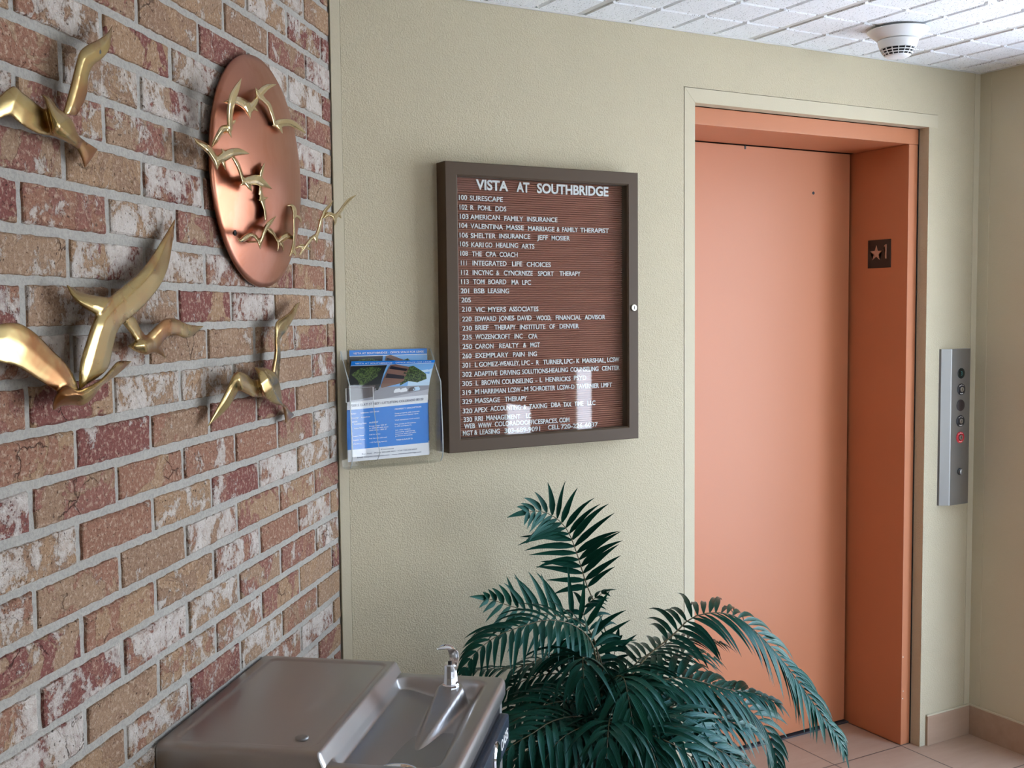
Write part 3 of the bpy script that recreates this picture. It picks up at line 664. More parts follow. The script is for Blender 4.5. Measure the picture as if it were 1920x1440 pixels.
def strip(pts, w):                                         # centre line + widths (px in crop) -> two edges
    P = np.array(pts, float); T = np.gradient(P, axis=0); N = np.stack([-T[:, 1], T[:, 0]], 1); N /= np.linalg.norm(N, axis=1)[:, None]
    W = np.interp(np.linspace(0, 1, len(P)), np.linspace(0, 1, len(w)), w)[:, None]
    return P+N*W, P-N*W
def bl(pts, w, d, th, k, n=16):
    a, b = strip(pts, [x*1.22 for x in w]); return limb(a, b, d, [x*1.25 for x in th], n, base=dbase, **k)
ka = dict(scale=5.54, org=(360, 100)); kb = dict(scale=6.856, org=(430, 330))
U = 0.052
flock = [
 [bl([(514,256),(470,350),(425,450),(402,560),(392,680),(400,800)], [2,26,34,30,26,20], [U+.006,U+.012,U+.012,U+.006,U], [.002,.006,.007,.007,.006], ka),
  bl([(400,770),(330,790),(280,850),(240,920),(204,985)], [26,38,26,22,4], [U,U,U-.004,U-.01], [.006,.007,.006,.003], ka),
  bl([(385,780),(395,830),(410,878)], [18,16,2], [U,U+.004,U+.006], [.006,.006,.002], ka), bl([(400,740),(430,715),(452,690)], [16,18,6], [U,U,U], [.005,.005,.003], ka)],
 [bl([(330,505),(400,500),(470,490),(540,525),(600,575)], [3,28,36,38,40], [U-.006,U-.004,U,U,U], [.002,.006,.006,.007,.007], ka),
  bl([(560,520),(590,600),(608,682)], [38,28,2], [U,U+.002,U+.004], [.007,.007,.002], ka),
  bl([(600,590),(640,530),(675,470),(690,420)], [32,30,22,14], [U,U,U,U], [.007,.006,.005,.005], ka), bl([(630,540),(660,580),(690,602)], [18,16,4], [U,U,U], [.005,.004,.002], ka)],
 [bl([(660,352),(675,400),(705,450),(750,485)], [2,18,26,22], [U+.006,U+.004,U,U], [.002,.006,.007,.006], ka),
  bl([(700,440),(730,390),(790,345),(878,322)], [26,32,24,3], [U,U+.002,U+.004,U+.004], [.006,.006,.005,.002], ka),
  bl([(730,475),(790,530),(820,600),(845,680),(862,750)], [20,22,18,16,18], [U,U,U,U,U], [.006,.006,.005,.005,.005], ka)],
 [bl([(835,750),(880,735),(950,720),(1030,725),(1110,775),(1186,832)], [10,32,34,30,22,3], [U,U,U,U,U], [.004,.007,.007,.006,.002], ka),
  bl([(890,740),(915,780),(940,834)], [26,20,3], [U,U+.003,U+.004], [.006,.006,.002], ka)],
 [bl([(14,872),(60,920),(130,965),(190,1020),(240,1100),(262,1140)], [2,20,30,30,26,22], [U-.010,U-.006,U,U,U], [.002,.006,.007,.007,.007], ka),
  bl([(240,1090),(262,1150),(264,1214)], [24,24,3], [U,U+.002,U+.004], [.007,.006,.002], ka),
  bl([(270,1110),(340,1070),(420,1030),(510,1025),(598,1044)], [34,42,38,28,3], [U,U,U+.004,U+.004,U+.004], [.007,.007,.007,.005,.002], ka),
  bl([(308,986),(325,1015),(345,1045)], [2,12,16], [U,U,U], [.002,.004,.005], ka), bl([(320,1110),(335,1160),(348,1214)], [18,16,3], [U,U,U], [.005,.005,.002], ka)],
 [bl([(425,1080),(460,1130),(495,1210),(520,1290),(535,1340)], [14,20,18,18,18], [U,U,U,U,U], [.005,.006,.006,.006], ka),
  bl([(555,1325),(530,1350),(503,1374)], [22,18,3], [U,U+.002,U+.004], [.006,.005,.002], ka),
  bl([(535,1335),(600,1320),(680,1315),(750,1360),(832,1408)], [26,40,44,30,3], [U,U,U+.003,U+.003,U], [.006,.007,.007,.005,.002], ka), bl([(560,1340),(595,1390),(622,1436)], [22,18,3], [U,U+.003,U+.003], [.006,.005,.002], ka)],
 [bl([(755,1135),(735,1190),(718,1250),(715,1320),(708,1400),(700,1470)], [2,14,18,16,16,16], [U+.004,U+.004,U,U-.004,U-.004], [.002,.005,.005,.005,.005], ka),
  bl([(400,120),(410,220),(420,300),(445,400),(460,480),(465,572)], [18,20,34,20,18,12], [U-.004,U-.004,U-.004,U-.002,U], [.005,.006,.007,.006,.005], kb),
  bl([(430,330),(395,315),(364,304)], [18,14,2], [U-.004,U,U], [.005,.005,.002], kb), bl([(430,300),(470,285),(502,272)], [20,16,3], [U-.004,U-.004,U-.004], [.005,.005,.002], kb)],
 [bl([(104,794),(140,830),(200,800),(270,755),(330,775),(375,840),(402,890)], [3,22,30,26,22,20,18], [U-.004,U,U,U,U], [.002,.006,.007,.007,.006], kb),
  bl([(380,840),(393,890),(397,940)], [20,18,2], [U,U+.002,U+.003], [.006,.006,.002], kb),
  bl([(395,870),(425,790),(460,690),(520,600),(604,512)], [18,22,22,26,3], [U,U+.002,U+.004,U+.006,U+.006], [.006,.006,.006,.006,.002], kb)],
 [bl([(478,665),(530,705),(570,750),(605,810),(630,860)], [16,26,18,16,18], [U-.002,U-.002,U-.002,U-.002], [.005,.006,.006,.006], kb),
  bl([(625,840),(635,890),(622,964)], [18,18,3], [U,U,U+.002], [.006,.006,.002], kb), bl([(660,850),(685,900),(695,970)], [18,14,3], [U,U,U], [.005,.005,.002], kb),
  bl([(630,850),(690,800),(750,768),(815,800)], [20,36,38,20], [U,U+.002,U+.002,U], [.006,.007,.007,.005], kb)],
 [bl([(732,385),(790,378),(822,410),(838,470),(834,540)], [3,18,26,24,18], [U-.004,U,U+.004,U+.006], [.002,.005,.006,.006], kb),
  bl([(826,500),(830,620),(832,740),(828,860),(812,960),(774,1032)], [14,12,14,18,22,8], [U+.006,U+.006,U+.006,U+.006,U+.006], [.005,.005,.005,.006,.004], kb),
  bl([(838,520),(880,520),(908,550),(926,604)], [12,14,14,3], [U+.004,U,U-.004,U-.004], [.004,.004,.004,.002], kb), bl([(832,960),(845,1000),(850,1028)], [18,14,6], [U+.004,U+.004,U+.004], [.005,.004,.003], kb)],
 [bl([(850,930),(900,905),(960,905),(1010,930),(1046,958)], [10,18,24,16,3], [U+.02,U+.022,U+.022,U+.022], [.004,.005,.005,.002], kb), bl([(945,925),(930,970),(904,1018)], [14,14,10], [U+.022,U+.022,U+.022], [.004,.004,.003], kb)],
 [bl([(925,985),(985,900),(1045,815),(1105,775)], [10,16,20,28], [U+.02,U+.024,U+.026,U+.028], [.004,.005,.006,.006], kb),
  bl([(1110,790),(1118,830),(1124,866)], [26,18,3], [U+.028,U+.03,U+.03], [.006,.005,.002], kb),
  bl([(1105,795),(1150,690),(1180,560),(1230,450),(1290,380),(1337,306)], [20,20,18,20,16,2], [U+.028,U+.03,U+.034,U+.036,U+.038], [.006,.006,.006,.005,.002], kb),
  bl([(1178,570),(1150,566),(1126,556)], [16,12,2], [U+.03,U+.03,U+.03], [.005,.004,.002], kb)],
 [bl([(1215,545),(1270,495),(1330,510),(1370,535)], [14,26,28,24], [U+.034,U+.036,U+.038,U+.04], [.005,.006,.006,.006], kb),
  bl([(1350,520),(1360,580),(1353,636)], [24,18,3], [U+.04,U+.042,U+.042], [.006,.006,.002], kb),
  bl([(1360,530),(1420,460),(1480,375),(1550,300),(1632,242)], [24,20,18,18,2], [U+.04,U+.042,U+.044,U+.046], [.006,.006,.005,.002], kb), bl([(1400,490),(1425,520),(1438,546)], [16,12,4], [U+.04,U+.04,U+.04], [.004,.004,.002], kb)],
]
for fl in flock: cast('bird', fl, M_BRASS2, disc, 0.0011, 3)
for q in ((453, 288), (549, 231), (484, 453)): post(disc, dbase, q, U, 0.002, 'flock_post', M_BRASS2, start=0.03, frac=1.0)

# ------------------------------------------------------------------ LETTER BOARD DIRECTORY
BX0, BX1, BZ0, BZ1, BD = 0.2872, 0.8966, 1.1995, 1.9613, 0.052
board = tag(empty('directory_board', ((BX0+BX1)/2, 0, BZ0)), 'brown framed directory letter board with white letters behind glass, left of the salmon elevator door', 'directory board')
FW = 0.0365
bm = bmesh.new()
def mitre_frame(bm, x0, x1, z0, z1, fw, yb, yf, lip=0.004):
    O = [(x0, z0), (x1, z0), (x1, z1), (x0, z1)]; I = [(x0+fw, z0+fw), (x1-fw, z0+fw), (x1-fw, z1-fw), (x0+fw, z1-fw)]
    I2 = [(x0+fw-lip, z0+fw-lip), (x1-fw+lip, z0+fw-lip), (x1-fw+lip, z1-fw+lip), (x0+fw-lip, z1-fw+lip)]
    O2 = [(x0+0.0015, z0+0.0015), (x1-0.0015, z0+0.0015), (x1-0.0015, z1-0.0015), (x0+0.0015, z1-0.0015)]
    R = [[bm.verts.new((x, -y, z)) for x, z in q] for q, y in ((O, yb), (O, yf-0.0015), (O2, yf), (I2, yf), (I, yf-0.004), (I, yb+0.012))]
    for a, b in zip(R[:-1], R[1:]):
        for i in range(4): j = (i+1) % 4; bm.faces.new((a[i], a[j], b[j], b[i]))
    a, b = R[-1], R[0]
    for i in range(4): j = (i+1) % 4; bm.faces.new((a[i], a[j], b[j], b[i]))
mitre_frame(bm, BX0, BX1, BZ0, BZ1, FW, 0.0, BD); bmesh.ops.recalc_face_normals(bm, faces=bm.faces)
child(bm_obj('frame', bm, M_BRONZE), board)
# grooved letter panel
PY = 0.024
def letter_panel():
    vs, fs = [], []; pitch = 0.0060; z = BZ0+FW-0.002; x0, x1 = BX0+FW-0.002, BX1-FW+0.002; zz = []
    while z < BZ1-FW: zz += [(z, PY), (z+pitch*0.62, PY), (z+pitch*0.66, PY-0.0055), (z+pitch*0.96, PY-0.0055)]; z += pitch
    zz.append((z, PY))
    for z_, y_ in zz: vs += [(x0, -y_, z_), (x1, -y_, z_)]
    for i in range(len(zz)-1): fs.append((2*i, 2*i+1, 2*i+3, 2*i+2))
    n = len(vs); vs += [(x0, 0, zz[0][0]), (x1, 0, zz[0][0]), (x0, 0, zz[-1][0]), (x1, 0, zz[-1][0])]
    fs += [(n, n+2, n+3, n+1), (0, n, n+1, 1), (2*len(zz)-2, 2*len(zz)-1, n+3, n+2)]
    return mesh_obj('letter_panel', vs, fs, M_FELT)
panel = child(letter_panel(), board)
LA = dict(s=4.8, o=(810, 290)); LB = dict(s=4.8, o=(810, 560))
rows = [
 (LA, [("VISTA", 395, 685, 266, 284), ("AT", 760, 876, 289, 296), ("SOUTHBRIDGE", 945, 1587, 300, 332)], 0.0255, True),
 (LA, [("100", 242, 315, 384, 387), ("SURESCAPE", 340, 637, 390, 404)], 0, False),
 (LA, [("102", 248, 317, 470, 473), ("R", 345, 375, 476, 476), ("POHL", 413, 535, 478, 484), ("DDS", 570, 668, 486, 489)], 0, False),
 (LA, [("103", 250, 328, 554, 557), ("AMERICAN", 345, 610, 560, 568), ("FAMILY", 650, 820, 571, 578), ("INSURANCE", 855, 1128, 580, 588)], 0, False),
 (LA, [("104", 246, 318, 637, 639), ("VALENTINA", 346, 638, 640, 652), ("MASSE", 668, 826, 655, 660), ("MARRIAGE", 864, 1102, 662, 670), ("&", 1122, 1148, 672, 672), ("FAMILY", 1170, 1312, 674, 676), ("THERAPIST", 1334, 1590, 677, 684)], 0, False),
 (LA, [("106", 248, 324, 724, 726), ("SHELTER", 348, 573, 727, 731), ("INSURANCE", 605, 883, 732, 738), ("JEFF", 945, 1042, 745, 747), ("MOSIER", 1076, 1240, 749, 753)], 0, False),
 (LA, [("105", 252, 327, 804, 807), ("KARI", 353, 463, 810, 812), ("GO", 478, 542, 812, 813), ("HEALING", 576, 775, 814, 818), ("ARTS", 804, 921, 822, 824)], 0, False),
 (LA, [("108", 255, 323, 888, 890), ("THE", 360, 447, 892, 893), ("CPA", 483, 577, 895, 896), ("COACH", 608, 770, 897, 900)], 0, False),
 (LA, [("111", 260, 312, 972, 973), ("INTEGRATED", 364, 670, 974, 980), ("LIFE", 720, 811, 983, 984), ("CHOICES", 852, 1069, 986, 990)], 0, False),
 (LA, [("112", 262, 326, 1059, 1060), ("INCYNC", 366, 548, 1060, 1062), ("&", 577, 605, 1064, 1064), ("CYNCRNIZE", 646, 906, 1065, 1068), ("SPORT", 953, 1095, 1069, 1071), ("THERAPY", 1148, 1336, 1070, 1073)], 0, False),
 (LA, [("113", 262, 330, 1142, 1142), ("TOM", 370, 472, 1143, 1144), ("BOARD", 505, 668, 1144, 1146), ("MA", 716, 780, 1148, 1148), ("LPC", 812, 890, 1150, 1150)], 0, False),
 (LA, [("201", 259, 333, 1226, 1226), ("BSB", 378, 473, 1226, 1226), ("LEASING", 504, 693, 1226, 1228)], 0, False),
 (LA, [("205", 264, 350, 1309, 1308)], 0, False),
 (LA, [("210", 269, 352, 1392, 1391), ("VIC", 388, 476, 1392, 1391), ("MYERS", 504, 665, 1392, 1391), ("ASSOCIATES", 693, 957, 1390, 1389)], 0, False),
 (LB, [("220", 272, 356, 182, 181), ("EDWARD", 386, 578, 181, 178), ("JONES-", 600, 752, 177, 174), ("DAVID", 770, 895, 174, 172), ("WOOD,", 938, 1072, 174, 172), ("FINANCIAL", 1113, 1342, 170, 167), ("ADVISOR", 1374, 1559, 167, 165)], 0, False),
 (LB, [("230", 274, 358, 266, 265), ("BRIEF", 387, 508, 261, 259), ("THERAPY", 563, 753, 259, 256), ("INSTITUTE", 790, 1020, 255, 251), ("OF", 1057, 1107, 251, 250), ("DENVER", 1149, 1321, 249, 246)], 0, False),
 (LB, [("235", 274, 358, 348, 347), ("WOZENCROFT", 388, 705, 343, 339), ("INC", 742, 815, 338, 337), ("CPA", 868, 948, 337, 335)], 0, False),
 (LB, [("250", 275, 360, 430, 429), ("CARON", 388, 553, 428, 425), ("REALTY", 605, 780, 423, 418), ("&", 820, 848, 418, 418), ("MGT", 885, 970, 417, 415)], 0, False),
 (LB, [("260", 272, 355, 514, 513), ("EXEMPLARY", 392, 687, 511, 504), ("PAIN", 729, 833, 503, 500), ("ING", 868, 944, 499, 496)], 0, False),
 (LB, [("301", 273, 344, 598, 597), ("L", 386, 410, 594, 594), ("GOMEZ-", 424, 608, 592, 586), ("WEAKLEY,", 608, 788, 584, 578), ("LPC", 806, 880, 577, 576), ("-", 894, 908, 575, 575), ("R", 938, 963, 574, 574), ("TURNER,", 1000, 1178, 570, 564), ("LPC", 1190, 1264, 563, 562), ("-", 1268, 1284, 561, 561), ("K", 1300, 1328, 560, 560), ("MARSHAL,", 1352, 1562, 557, 553), ("LCSW", 1578, 1686, 549, 546)], 0, False),
 (LB, [("302", 273, 357, 681, 679), ("ADAPTIVE", 380, 588, 676, 668), ("DRIVING", 613, 791, 666, 660), ("SOLUTIONS-", 811, 1056, 656, 646), ("HEALING", 1056, 1224, 645, 638), ("COUNSELING", 1245, 1498, 638, 630), ("CENTER", 1528, 1688, 627, 621)], 0, False),
 (LB, [("305", 273, 360, 763, 761), ("L", 394, 416, 759, 759), ("BROWN", 447, 607, 756, 748), ("COUNSELING", 629, 907, 746, 734), ("-", 930, 948, 733, 733), ("L", 970, 992, 731, 731), ("HENRICKS", 1022, 1247, 726, 719), ("PSYD", 1277, 1388, 714, 711)], 0, False),
 (LB, [("319", 273, 352, 845, 843), ("M", 386, 424, 836, 835), ("HARRIMAN", 440, 665, 834, 826), ("LCSW", 686, 796, 822, 819), ("-", 806, 824, 817, 817), ("M", 830, 866, 812, 811), ("SCHROETER", 886, 1108, 810, 803), ("LCSW-", 1128, 1246, 800, 795), ("D", 1254, 1282, 793, 792), ("TAVERNIER", 1300, 1502, 788, 781), ("LMFT", 1522, 1620, 778, 774)], 0, False),
 (LB, [("329", 273, 360, 926, 924), ("MASSAGE", 387, 612, 917, 909), ("THERAPY", 655, 854, 904, 897)], 0, False),
 (LB, [("320", 277, 362, 1010, 1008), ("APEX", 380, 500, 1003, 996), ("ACCOUNTING", 526, 798, 990, 976), ("&", 822, 850, 975, 974), ("TAXING", 876, 1036, 970, 961), ("DBA", 1072, 1158, 956, 953), ("TAX", 1182, 1254, 952, 949), ("TIME", 1282, 1363, 946, 943), ("LLC", 1400, 1470, 938, 935)], 0, False),
 (LB, [("330", 285, 360, 1088, 1085), ("RRI", 385, 455, 1082, 1079), ("MANAGEMENT", 488, 793, 1074, 1060), ("LC", 848, 893, 1054, 1052)], 0, False),
 (LB, [("WEB", 290, 387, 1148, 1142), ("WWW", 415, 536, 1140, 1135), ("COLORADOOFFICESPACES.", 565, 1132, 1130, 1098), ("COM", 1146, 1236, 1094, 1089)], 0, False),
 (LB, [("MGT", 278, 367, 1212, 1207), ("&", 380, 408, 1205, 1204), ("LEASING", 430, 610, 1202, 1192), ("303-689-9091", 652, 972, 1188, 1168), ("CELL", 1044, 1147, 1158, 1152), ("720-226-6037", 1160, 1492, 1152, 1128)], 0, False),
]
LY = PY+0.0006
def letters():
    for fr_, words_, ht, big in rows:
        parts = []
        for (s_, xa, xb, ya, yb) in words_:
            q = lambda x, y: on_back(fr_['o'][0]+x/fr_['s'], fr_['o'][1]+y/fr_['s'], LY+0.001)
            A, B = q(xa, ya), q(xb, yb); V, Fc = text_mesh(s_, 0.5, 0.012 if not big else 0.030)
            if s_ == '-': capz = (0.30, 0.30)
            mn, mx = V.min(0), V.max(0); cap0, cap1 = 0.0, 0.70
            h = ht or 0.0128
            # lengths along the board; letters keep upright, baseline follows the row
            u = (V[:, 0]-mn[0])/(mx[0]-mn[0]); X = A[0]+u*(B[0]-A[0]); zc = A[2]+u*(B[2]-A[2])
            Z = zc+((V[:, 1]-0.35)/0.70)*h
            Y = -LY-(V[:, 2]+0.5)*0.0016
            jit = rng.uniform(-0.0004, 0.0004)
            parts.append((np.stack([X, Y, Z+jit], 1), Fc))
        V, Fc = join(parts); o = mesh_obj('letter_row', V, Fc, M_LETTER); child(o, board); 
        o.matrix_parent_inverse = Matrix.Identity(4); o.parent = panel
letters()
# the glass pane and the lock
child(box('glass_pane', (BX0+FW-0.003, -0.0435, BZ0+FW-0.003), (BX1-FW+0.003, -0.0405, BZ1-FW+0.003), M_GLASS), board)
q = on_back(1188, 577, BD)
lk = child(lathe('lock', [(0.0, -BD+0.004), (0.0098, -BD+0.004), (0.0098, -BD-0.003), (0.0085, -BD-0.0045), (0.0, -BD-0.0045)], plain('nickel_lock', (0.70, 0.68, 0.60, 1), 0.28, 1.0), axis='y', c=(q[0], 0, q[2])), board)
bm = bmesh.new(); add_box(bm, (q[0]-0.0011, -BD-0.0052, q[2]-0.0048), (q[0]+0.0011, -BD-0.003, q[2]+0.0048)); bmesh.ops.recalc_face_normals(bm, faces=bm.faces)
ks = bm_obj('key_slot', bm, M_BLACK); ks.parent = lk; ks.matrix_parent_inverse = Matrix.Identity(4)
lk.matrix_parent_inverse = Matrix.Translation(-board.location)
ks.matrix_parent_inverse = Matrix.Identity(4)

# ------------------------------------------------------------------ ELEVATOR CALL STATION, FLOOR SIGN
ez0, ez1, ex0, ex1 = 0.8655, 1.4215, 2.2265, 2.362
stn = tag(empty('elevator_call_station', ((ex0+ex1)/2, 0, ez0)), 'tall stainless elevator button panel on the narrow wall right of the elevator door', 'elevator button panel')
bm = bmesh.new(); pr = [(ex0, 0.0), (ex0+0.004, -0.006), (ex0+0.033, -0.0235), (ex0+0.037, -0.0245), (ex1-0.002, -0.0245), (ex1, -0.0225), (ex1, 0.0)]
for z in (ez0, ez0+0.0015, ez1-0.0015, ez1): pass
A = [bm.verts.new((x, y, ez0)) for x, y in pr]; B = [bm.verts.new((x, y, ez1)) for x, y in pr]
bm.faces.new(A[::-1]); bm.faces.new(B)
for i in range(len(pr)): j = (i+1) % len(pr); bm.faces.new((A[i], A[j], B[j], B[i]))
bmesh.ops.recalc_face_normals(bm, faces=bm.faces); child(bm_obj('faceplate', bm, M_STEEL2), stn)
FY = -0.0245
def stat_button(px, kind):
    q = on_back(px[0], px[1], 0.0245); cx, cz = q[0], q[2]; ring = lambda r, y0, y1, m, nm, par: child(lathe(nm, [(r, y0), (r, y1), (r*0.93, y1-0.0006)], m, axis='y', c=(cx, 0, cz), n=40), par)
    if kind == 'display':
        b = ring(0.0185, FY+0.001, FY-0.0012, plain('dark_display_lens', (0.004, 0.010, 0.010, 1), 0.12), 'indicator_lens', stn)
        V, Fc = text_mesh('3', 0.5); mn, mx = V.min(0), V.max(0)
        V = np.stack([cx+(V[:, 0]-(mn[0]+mx[0])/2)*0.019, FY-0.0021-(V[:, 2]+0.5)*0.0006, cz+(V[:, 1]-0.35)*0.022], 1)
        o = mesh_obj('digit', V, Fc, plain('dim_teal_segments', (0.04, 0.16, 0.15, 1), 0.4)); child(o, stn)
    elif kind == 'dark':
        ring(0.0205, FY+0.001, FY-0.0012, plain('dark_brown_cap', (0.03, 0.020, 0.018, 1), 0.45), 'blank_cap', stn)
    elif kind in ('black', 'red'):
        ring(0.0205, FY+0.001, FY-0.0018, M_BLACK if kind == 'black' else M_RED, 'key_switch_ring', stn)
        if kind == 'red': ring(0.0105, FY-0.002, FY-0.0032, M_BLACK, 'key_switch_seat', stn)
        ring(0.0085, FY-0.001, FY-0.0055, plain('key_cylinder_steel', (0.5, 0.49, 0.46, 1), 0.3, 1.0), 'key_cylinder', stn)
        slot = box('key_slot', (cx-0.0012, FY-0.0062, cz-0.004), (cx+0.0012, FY-0.005, cz+0.004), M_BLACK); child(slot, stn)
        V, Fc = [], []
        for a0 in ((55, 75), (85, 105), (115, 135), (240, 300)):                 # worn white engraving around the ring
            st_ = len(V); n = 5
            for i in range(n+1):
                a = math.radians(a0[0]+(a0[1]-a0[0])*i/n)
                for r_ in (0.0140, 0.0172): V.append((cx+r_*math.cos(a), FY-0.0027, cz+r_*math.sin(a)))
            for i in range(n): Fc.append((st_+2*i, st_+2*i+1, st_+2*i+3, st_+2*i+2))
        o = mesh_obj('ring_engraving', V, Fc, plain('engraving_white', (0.55, 0.53, 0.5, 1) if kind == 'black' else (0.8, 0.45, 0.42, 1), 0.5)); child(o, stn)
    else:
        ring(0.0125, FY+0.001, FY-0.003, plain('button_collar', (0.06, 0.06, 0.06, 1), 0.4, 0.6), 'button_collar', stn)
        ring(0.0108, FY-0.002, FY-0.010, M_STEEL2, 'call_button', stn)
stat_button((1802, 700), 'display'); stat_button((1802, 730), 'black'); stat_button((1801, 760), 'dark'); stat_button((1800.5, 789.5), 'black'); stat_button((1800, 820), 'red'); stat_button((1799.5, 884), 'call')

sy0, sy1, sz0, sz1 = 0.1165, 0.2210, 1.7120, 1.8125
sign = tag(empty('floor_number_sign', (JX, (sy0+sy1)/2, sz0)), 'small black plate with a star and the number 1 on the salmon elevator jamb', 'sign')
child(box('plate', (JX-0.0025, sy0, sz0), (JX, sy1, sz1), M_SIGN, bevel=0.0006), sign)
bm = bmesh.new(); cy, cz = 0.1815, 1.7640
ring = []
for i in range(10):
    r_ = 0.0285 if i % 2 == 0 else 0.0115; a = PI/2+i*PI/5
    ring.append((cy+r_*math.cos(a), cz+r_*math.sin(a)))
A = [bm.verts.new((JX-0.0025, y, z)) for y, z in ring]; B = [bm.verts.new((JX-0.0036, y, z)) for y, z in ring]
bm.faces.new(B); 
for i in range(10): j = (i+1) % 10; bm.faces.new((A[i], A[j], B[j], B[i]))
bmesh.ops.triangulate(bm, faces=[f for f in bm.faces if len(f.verts) > 4]); bmesh.ops.recalc_face_normals(bm, faces=bm.faces); child(bm_obj('star', bm, M_TAN), sign)
bm = bmesh.new()
A_ = [(0.1345, 1.7445), (0.1345, 1.7945), (0.1395, 1.7945), (0.1475, 1.7880), (0.1475, 1.7830), (0.1405, 1.7865), (0.1405, 1.7445)]
A = [bm.verts.new((JX-0.0025, y, z)) for y, z in A_]; B = [bm.verts.new((JX-0.0036, y, z)) for y, z in A_]
bm.faces.new(B)
for i in range(7): j = (i+1) % 7; bm.faces.new((A[i], A[j], B[j], B[i]))
bmesh.ops.triangulate(bm, faces=[f for f in bm.faces if len(f.verts) > 4]); bmesh.ops.recalc_face_normals(bm, faces=bm.faces); child(bm_obj('numeral', bm, M_TAN), sign)

# ------------------------------------------------------------------ SMOKE DETECTOR
SX, SY = 1.657, -0.305
smk = tag(empty('smoke_detector', (SX, SY, H)), 'round white smoke detector on the tiled ceiling above the elevator', 'smoke detector')
cc = (SX, SY, H)
child(lathe('base_plate', [(0.060, 0.004), (0.060, -0.004), (0.072, -0.006)], M_BLACK, n=40, c=cc), smk)
child(lathe('mounting_flange', [(0.050, -0.004), (0.088, -0.006), (0.0885, -0.0085), (0.080, -0.016), (0.068, -0.026), (0.0605, -0.0335), (0.055, -0.034)], M_WHITE, n=56, c=cc), smk)
child(lathe('housing', [(0.050, -0.0335), (0.0575, -0.0355), (0.0580, -0.0385), (0.0555, -0.047), (0.0515, -0.0580), (0.0440, -0.0600)], M_WHITE, n=56, c=cc), smk)
child(lathe('chamber_screen', [(0.0455, -0.054), (0.0455, -0.060), (0.0385, -0.0755), (0.028, -0.0800), (0.0, -0.0800)][0:4], plain('dark_screen_mesh', (0.012, 0.012, 0.012, 1), 0.8), n=48, c=cc), smk)
bm = bmesh.new()
def ringbar(r0, z0, r1, z1, tkn):
    n = 56
    rows_ = [(r0, z0), (r1, z1), (r1-tkn, z1), (r0-tkn, z0)]
    vv_ = [[bm.verts.new((SX+r*math.cos(2*PI*k/n), SY+r*math.sin(2*PI*k/n), H+z)) for k in range(n)] for r, z in rows_]
    for i in range(4):
        for k in range(n): k2 = (k+1) % n; j = (i+1) % 4; bm.faces.new((vv_[i][k], vv_[i][k2], vv_[j][k2], vv_[j][k]))
cage = [(0.0515, -0.0580), (0.0475, -0.0665), (0.0425, -0.0735), (0.0360, -0.0795), (0.028, -0.083)]
for (r_, z_) in cage[1:4]: ringbar(r_+0.0010, z_+0.0009, r_-0.0008, z_-0.0009, 0.003)
ringbar(0.0515, -0.0575, 0.0505, -0.0598, 0.004)
for k in range(16):
    a = 2*PI*k/16; ca, sa = math.cos(a), math.sin(a); wv = 0.0011
    for (r0, z0), (r1, z1) in zip(cage[:-1], cage[1:]):
        P_ = []
        for r, z in ((r0, z0), (r1, z1)):
            for s_ in (-1, 1):
                for dr in (0.0006, -0.0026): P_.append(bm.verts.new((SX+(r+dr)*ca-s_*wv*sa, SY+(r+dr)*sa+s_*wv*ca, H+z)))
        for f in ((0, 2, 6, 4), (1, 5, 7, 3), (0, 4, 5, 1), (2, 3, 7, 6), (0, 1, 3, 2), (4, 6, 7, 5)): bm.faces.new([P_[i] for i in f])
bmesh.ops.recalc_face_normals(bm, faces=bm.faces); child(bm_obj('vent_grille', bm, M_WHITE), smk)
child(lathe('end_cap', [(0.0365, -0.0785), (0.0350, -0.0815), (0.028, -0.0845), (0.012, -0.0855), (0.004, -0.0856)], M_WHITE, n=48, c=cc), smk)

# ------------------------------------------------------------------ CLEAR HOLDER WITH TWO LEASE FLYERS
hold = tag(empty('brochure_holder', (0.13, 0, 1.176)), 'clear acrylic wall pocket for flyers, between the brick corner and the directory board', 'brochure holder')
def back_sheet(o_name, xs0, xs1, prof_, mat, thick, parent):          # sheet spanning x, profile list (y, z); real thickness
    vs, fs = [], []; P_ = np.array(prof_, float); T_ = np.gradient(P_, axis=0); N_ = np.stack([-T_[:, 1], T_[:, 0]], 1); N_ /= np.linalg.norm(N_, axis=1)[:, None]
    Q_ = P_+N_*thick
    n = len(P_)
    for (y, z) in list(P_)+list(Q_[::-1]): vs += [(xs0(z), y, z), (xs1(z), y, z)]
    m = 2*n
    for i in range(m): j = (i+1) % m; fs.append((2*i, 2*i+1, 2*j+1, 2*j))
    fs.append(tuple(2*i for i in range(m))); fs.append(tuple(2*i+1 for i in range(m))[::-1])
    bm = bmesh.new(); bv = [bm.verts.new(v) for v in vs]
    for f in fs: bm.faces.new([bv[i] for i in f])
    bmesh.ops.triangulate(bm, faces=[f for f in bm.faces if len(f.verts) > 4]); bmesh.ops.recalc_face_normals(bm, faces=bm.faces)
    return child(bm_obj(o_name, bm, mat), parent)
hx0, hx1, hz0 = 0.0105, 0.2600, 1.1770
HX0, HX1 = (lambda z: hx0), (lambda z: hx1)
back_sheet('back_panel', HX0, HX1, [(-0.0018, hz0+0.300), (-0.0018, hz0+0.012), (-0.0018, hz0)], M_ACRYL, 0.0022, hold)
lipz = hz0+0.215
front = [(-0.0045, hz0+0.002), (-0.012, hz0+0.0018), (-0.040, hz0+0.0018), (-0.058, hz0+0.006), (-0.069, hz0+0.018), (-0.0735, hz0+0.036), (-0.0720, hz0+0.09), (-0.068, hz0+0.155), (-0.0645, lipz)]
back_sheet('front_pocket', HX0, HX1, front, M_ACRYL, 0.0025, hold)
